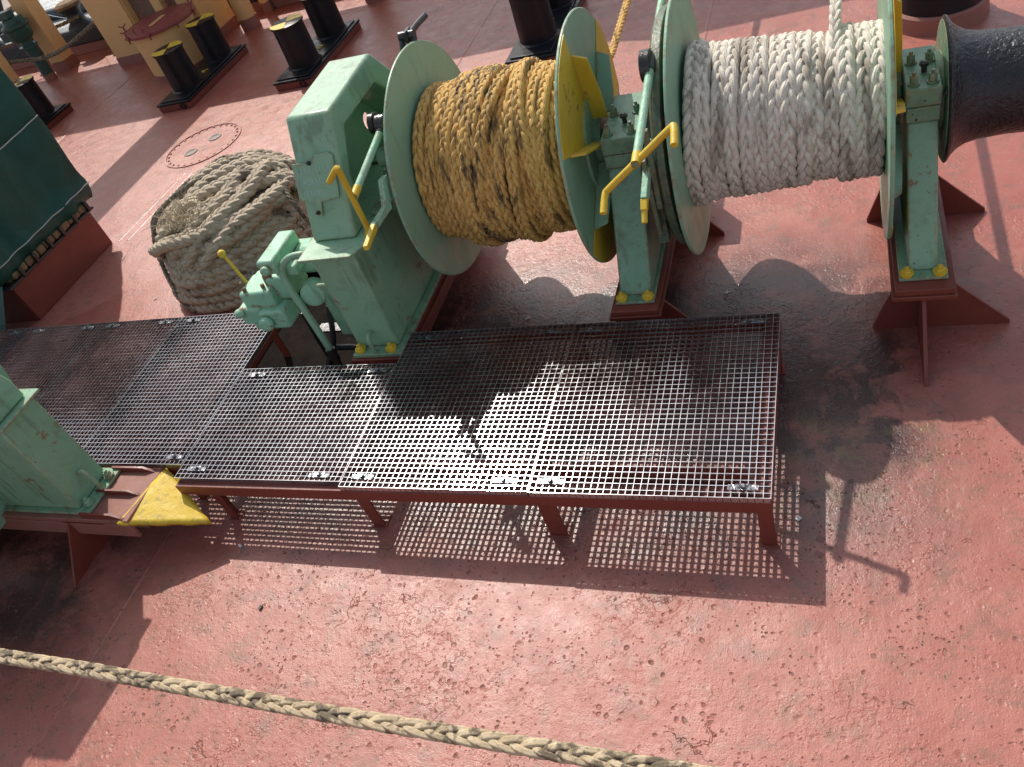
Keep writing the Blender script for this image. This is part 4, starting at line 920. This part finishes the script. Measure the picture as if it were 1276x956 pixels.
# nose wedge
A_, B_, C_ = V(-3.40, 2.11, .302), V(-3.475, 1.735, .302), V(-3.03, 1.86, .17)
b = MB()
m_ = 14; top = []; idx = {}
for i in range(m_+1):
    for j in range(m_+1-i):
        u, w_ = i/m_, j/m_; p = A_*(1-u-w_)+B_*u+C_*w_; e = min(u, w_, 1-u-w_)
        jitter = V(random.uniform(-1, 1), random.uniform(-1, 1), random.uniform(-.2, .2))*(.003 if e < .01 else .0)
        idx[i, j] = len(top); top.append(p+jitter)
fs = []
for i in range(m_):
    for j in range(m_-i):
        fs.append((idx[i, j], idx[i+1, j], idx[i, j+1]))
        if j < m_-i-1: fs.append((idx[i+1, j], idx[i+1, j+1], idx[i, j+1]))
b.add(top, fs); o = b.build('nose_plate', 'yellow_rough', lp, ang=60); so = o.modifiers.new('thick', 'SOLIDIFY'); so.thickness = .03; so.offset = -1 if True else 1
b = MB(); b.plate([(-4.9, 1.775, .312), (-3.69, 1.775, .312), (-3.69, 2.08, .312), (-4.9, 2.08, .312)], (0, 0, .016)); b.build('base_flange', 'green', lp, .003)
b = MB(); b.box((-4.85, 1.80, .3205), (-3.765, 2.05, .935)); b.build('lower_case', 'green', lp, .012)
b = MB(); b.plate([(-4.88, 1.785, .941), (-3.755, 1.785, .941), (-3.74, 1.80, .941), (-3.74, 2.085, .941), (-4.88, 2.085, .941)], (0, 0, .014)); b.build('collar', 'green', lp, .003)
b = MB(); b.plate([(-4.83, 1.92, .95), (-3.785, 1.92, .95), (-3.785, 1.92, 1.06), (-4.05, 1.92, 1.50), (-4.83, 1.92, 1.58)], (0, .235, 0)); b.build('upper_cover', 'green', lp, .012)
for yy in (1.835, 2.02):
    b = MB(); b.cyl((-3.722, yy, .321), (-3.722, yy, .333), .024, n=18); b.bolt((-3.722, yy, .333), r=.02); b.build('bolt', 'green', lp)
b = MB(); b.tube(smooth_path([(-3.763, 1.93, .47), (-3.735, 1.93, .475), (-3.71, 1.93, .45), (-3.70, 1.93, .38), (-3.70, 1.93, .325)], 6), .012, 10); b.build('lug', 'green', lp)
# drum and flanges added further left, outside the frame, to throw the lower-left shade
b = MB(); b.lathe([(0, .68), (.016, .68)], (-4.36, 1.68, .93), (1, 0, 0), 64); b.lathe([(0, .34), (.9, .34)], (-5.26, 1.55, .98), (1, 0, 0), 48); b.lathe([(0, .50), (.016, .50)], (-5.28, 1.55, .98), (1, 0, 0), 64); b.build('drum', 'green_clean', lp)
b = MB(); b.box((-5.7, .85, .25), (-4.5, 1.68, 1.25)); b.build('offframe_shade_box', 'green', lp, .02)  # box added out of frame to block sky and deepen the lower-left shade
b = MB(); b.lathe([(0, .035), (.02, .04), (.2, .04)], (-4.18, 1.55, .34), (-.4, 0, .2), 14); b.build('lever_end', 'green_pale', lp)

# ------------------------------------------------------------------ scraps on deck
def scrap(x, y, kind, lab):
    b = MB(); a = random.uniform(0, PI)
    if kind == 'x':
        for k in (0, 1): b.cbox((x, y, .004+.004*k), (.035, .006, .003), Matrix.Rotation(a+k*1.4, 3, 'Z'))
    else: b.cbox((x, y, .007), (.022, .014, .008), Matrix.Rotation(a, 3, 'Z'))
    tag(b.build('litter_scrap', 'litter' if kind != 'd' else 'oily'), lab, 'litter')
scrap(-2.93, 1.83, 'b', 'white paint chip on deck below the yellow wedge')
scrap(-5.0, 4.0, 'x', 'white twisted scrap on deck between tarpaulin machine and grating')
scrap(-4.95, 4.35, 'x', 'small white scrap on deck left of the rope coil')
scrap(-1.75, 3.50, 'x', 'tiny white cross shaped scrap in shade behind the grating')
scrap(-.95+.35, 3.62, 'x', 'tiny pale scrap on deck right of the middle post')
scrap(-1.67, 3.35, 'b', 'pale pebble lying behind the grating under the gold drum')
scrap(-2.62, 1.50, 'd', 'small black bolt lying on the sunlit foreground deck')
scrap(-.20, 2.12, 'b', 'crumpled foil scrap by the walkway corner')
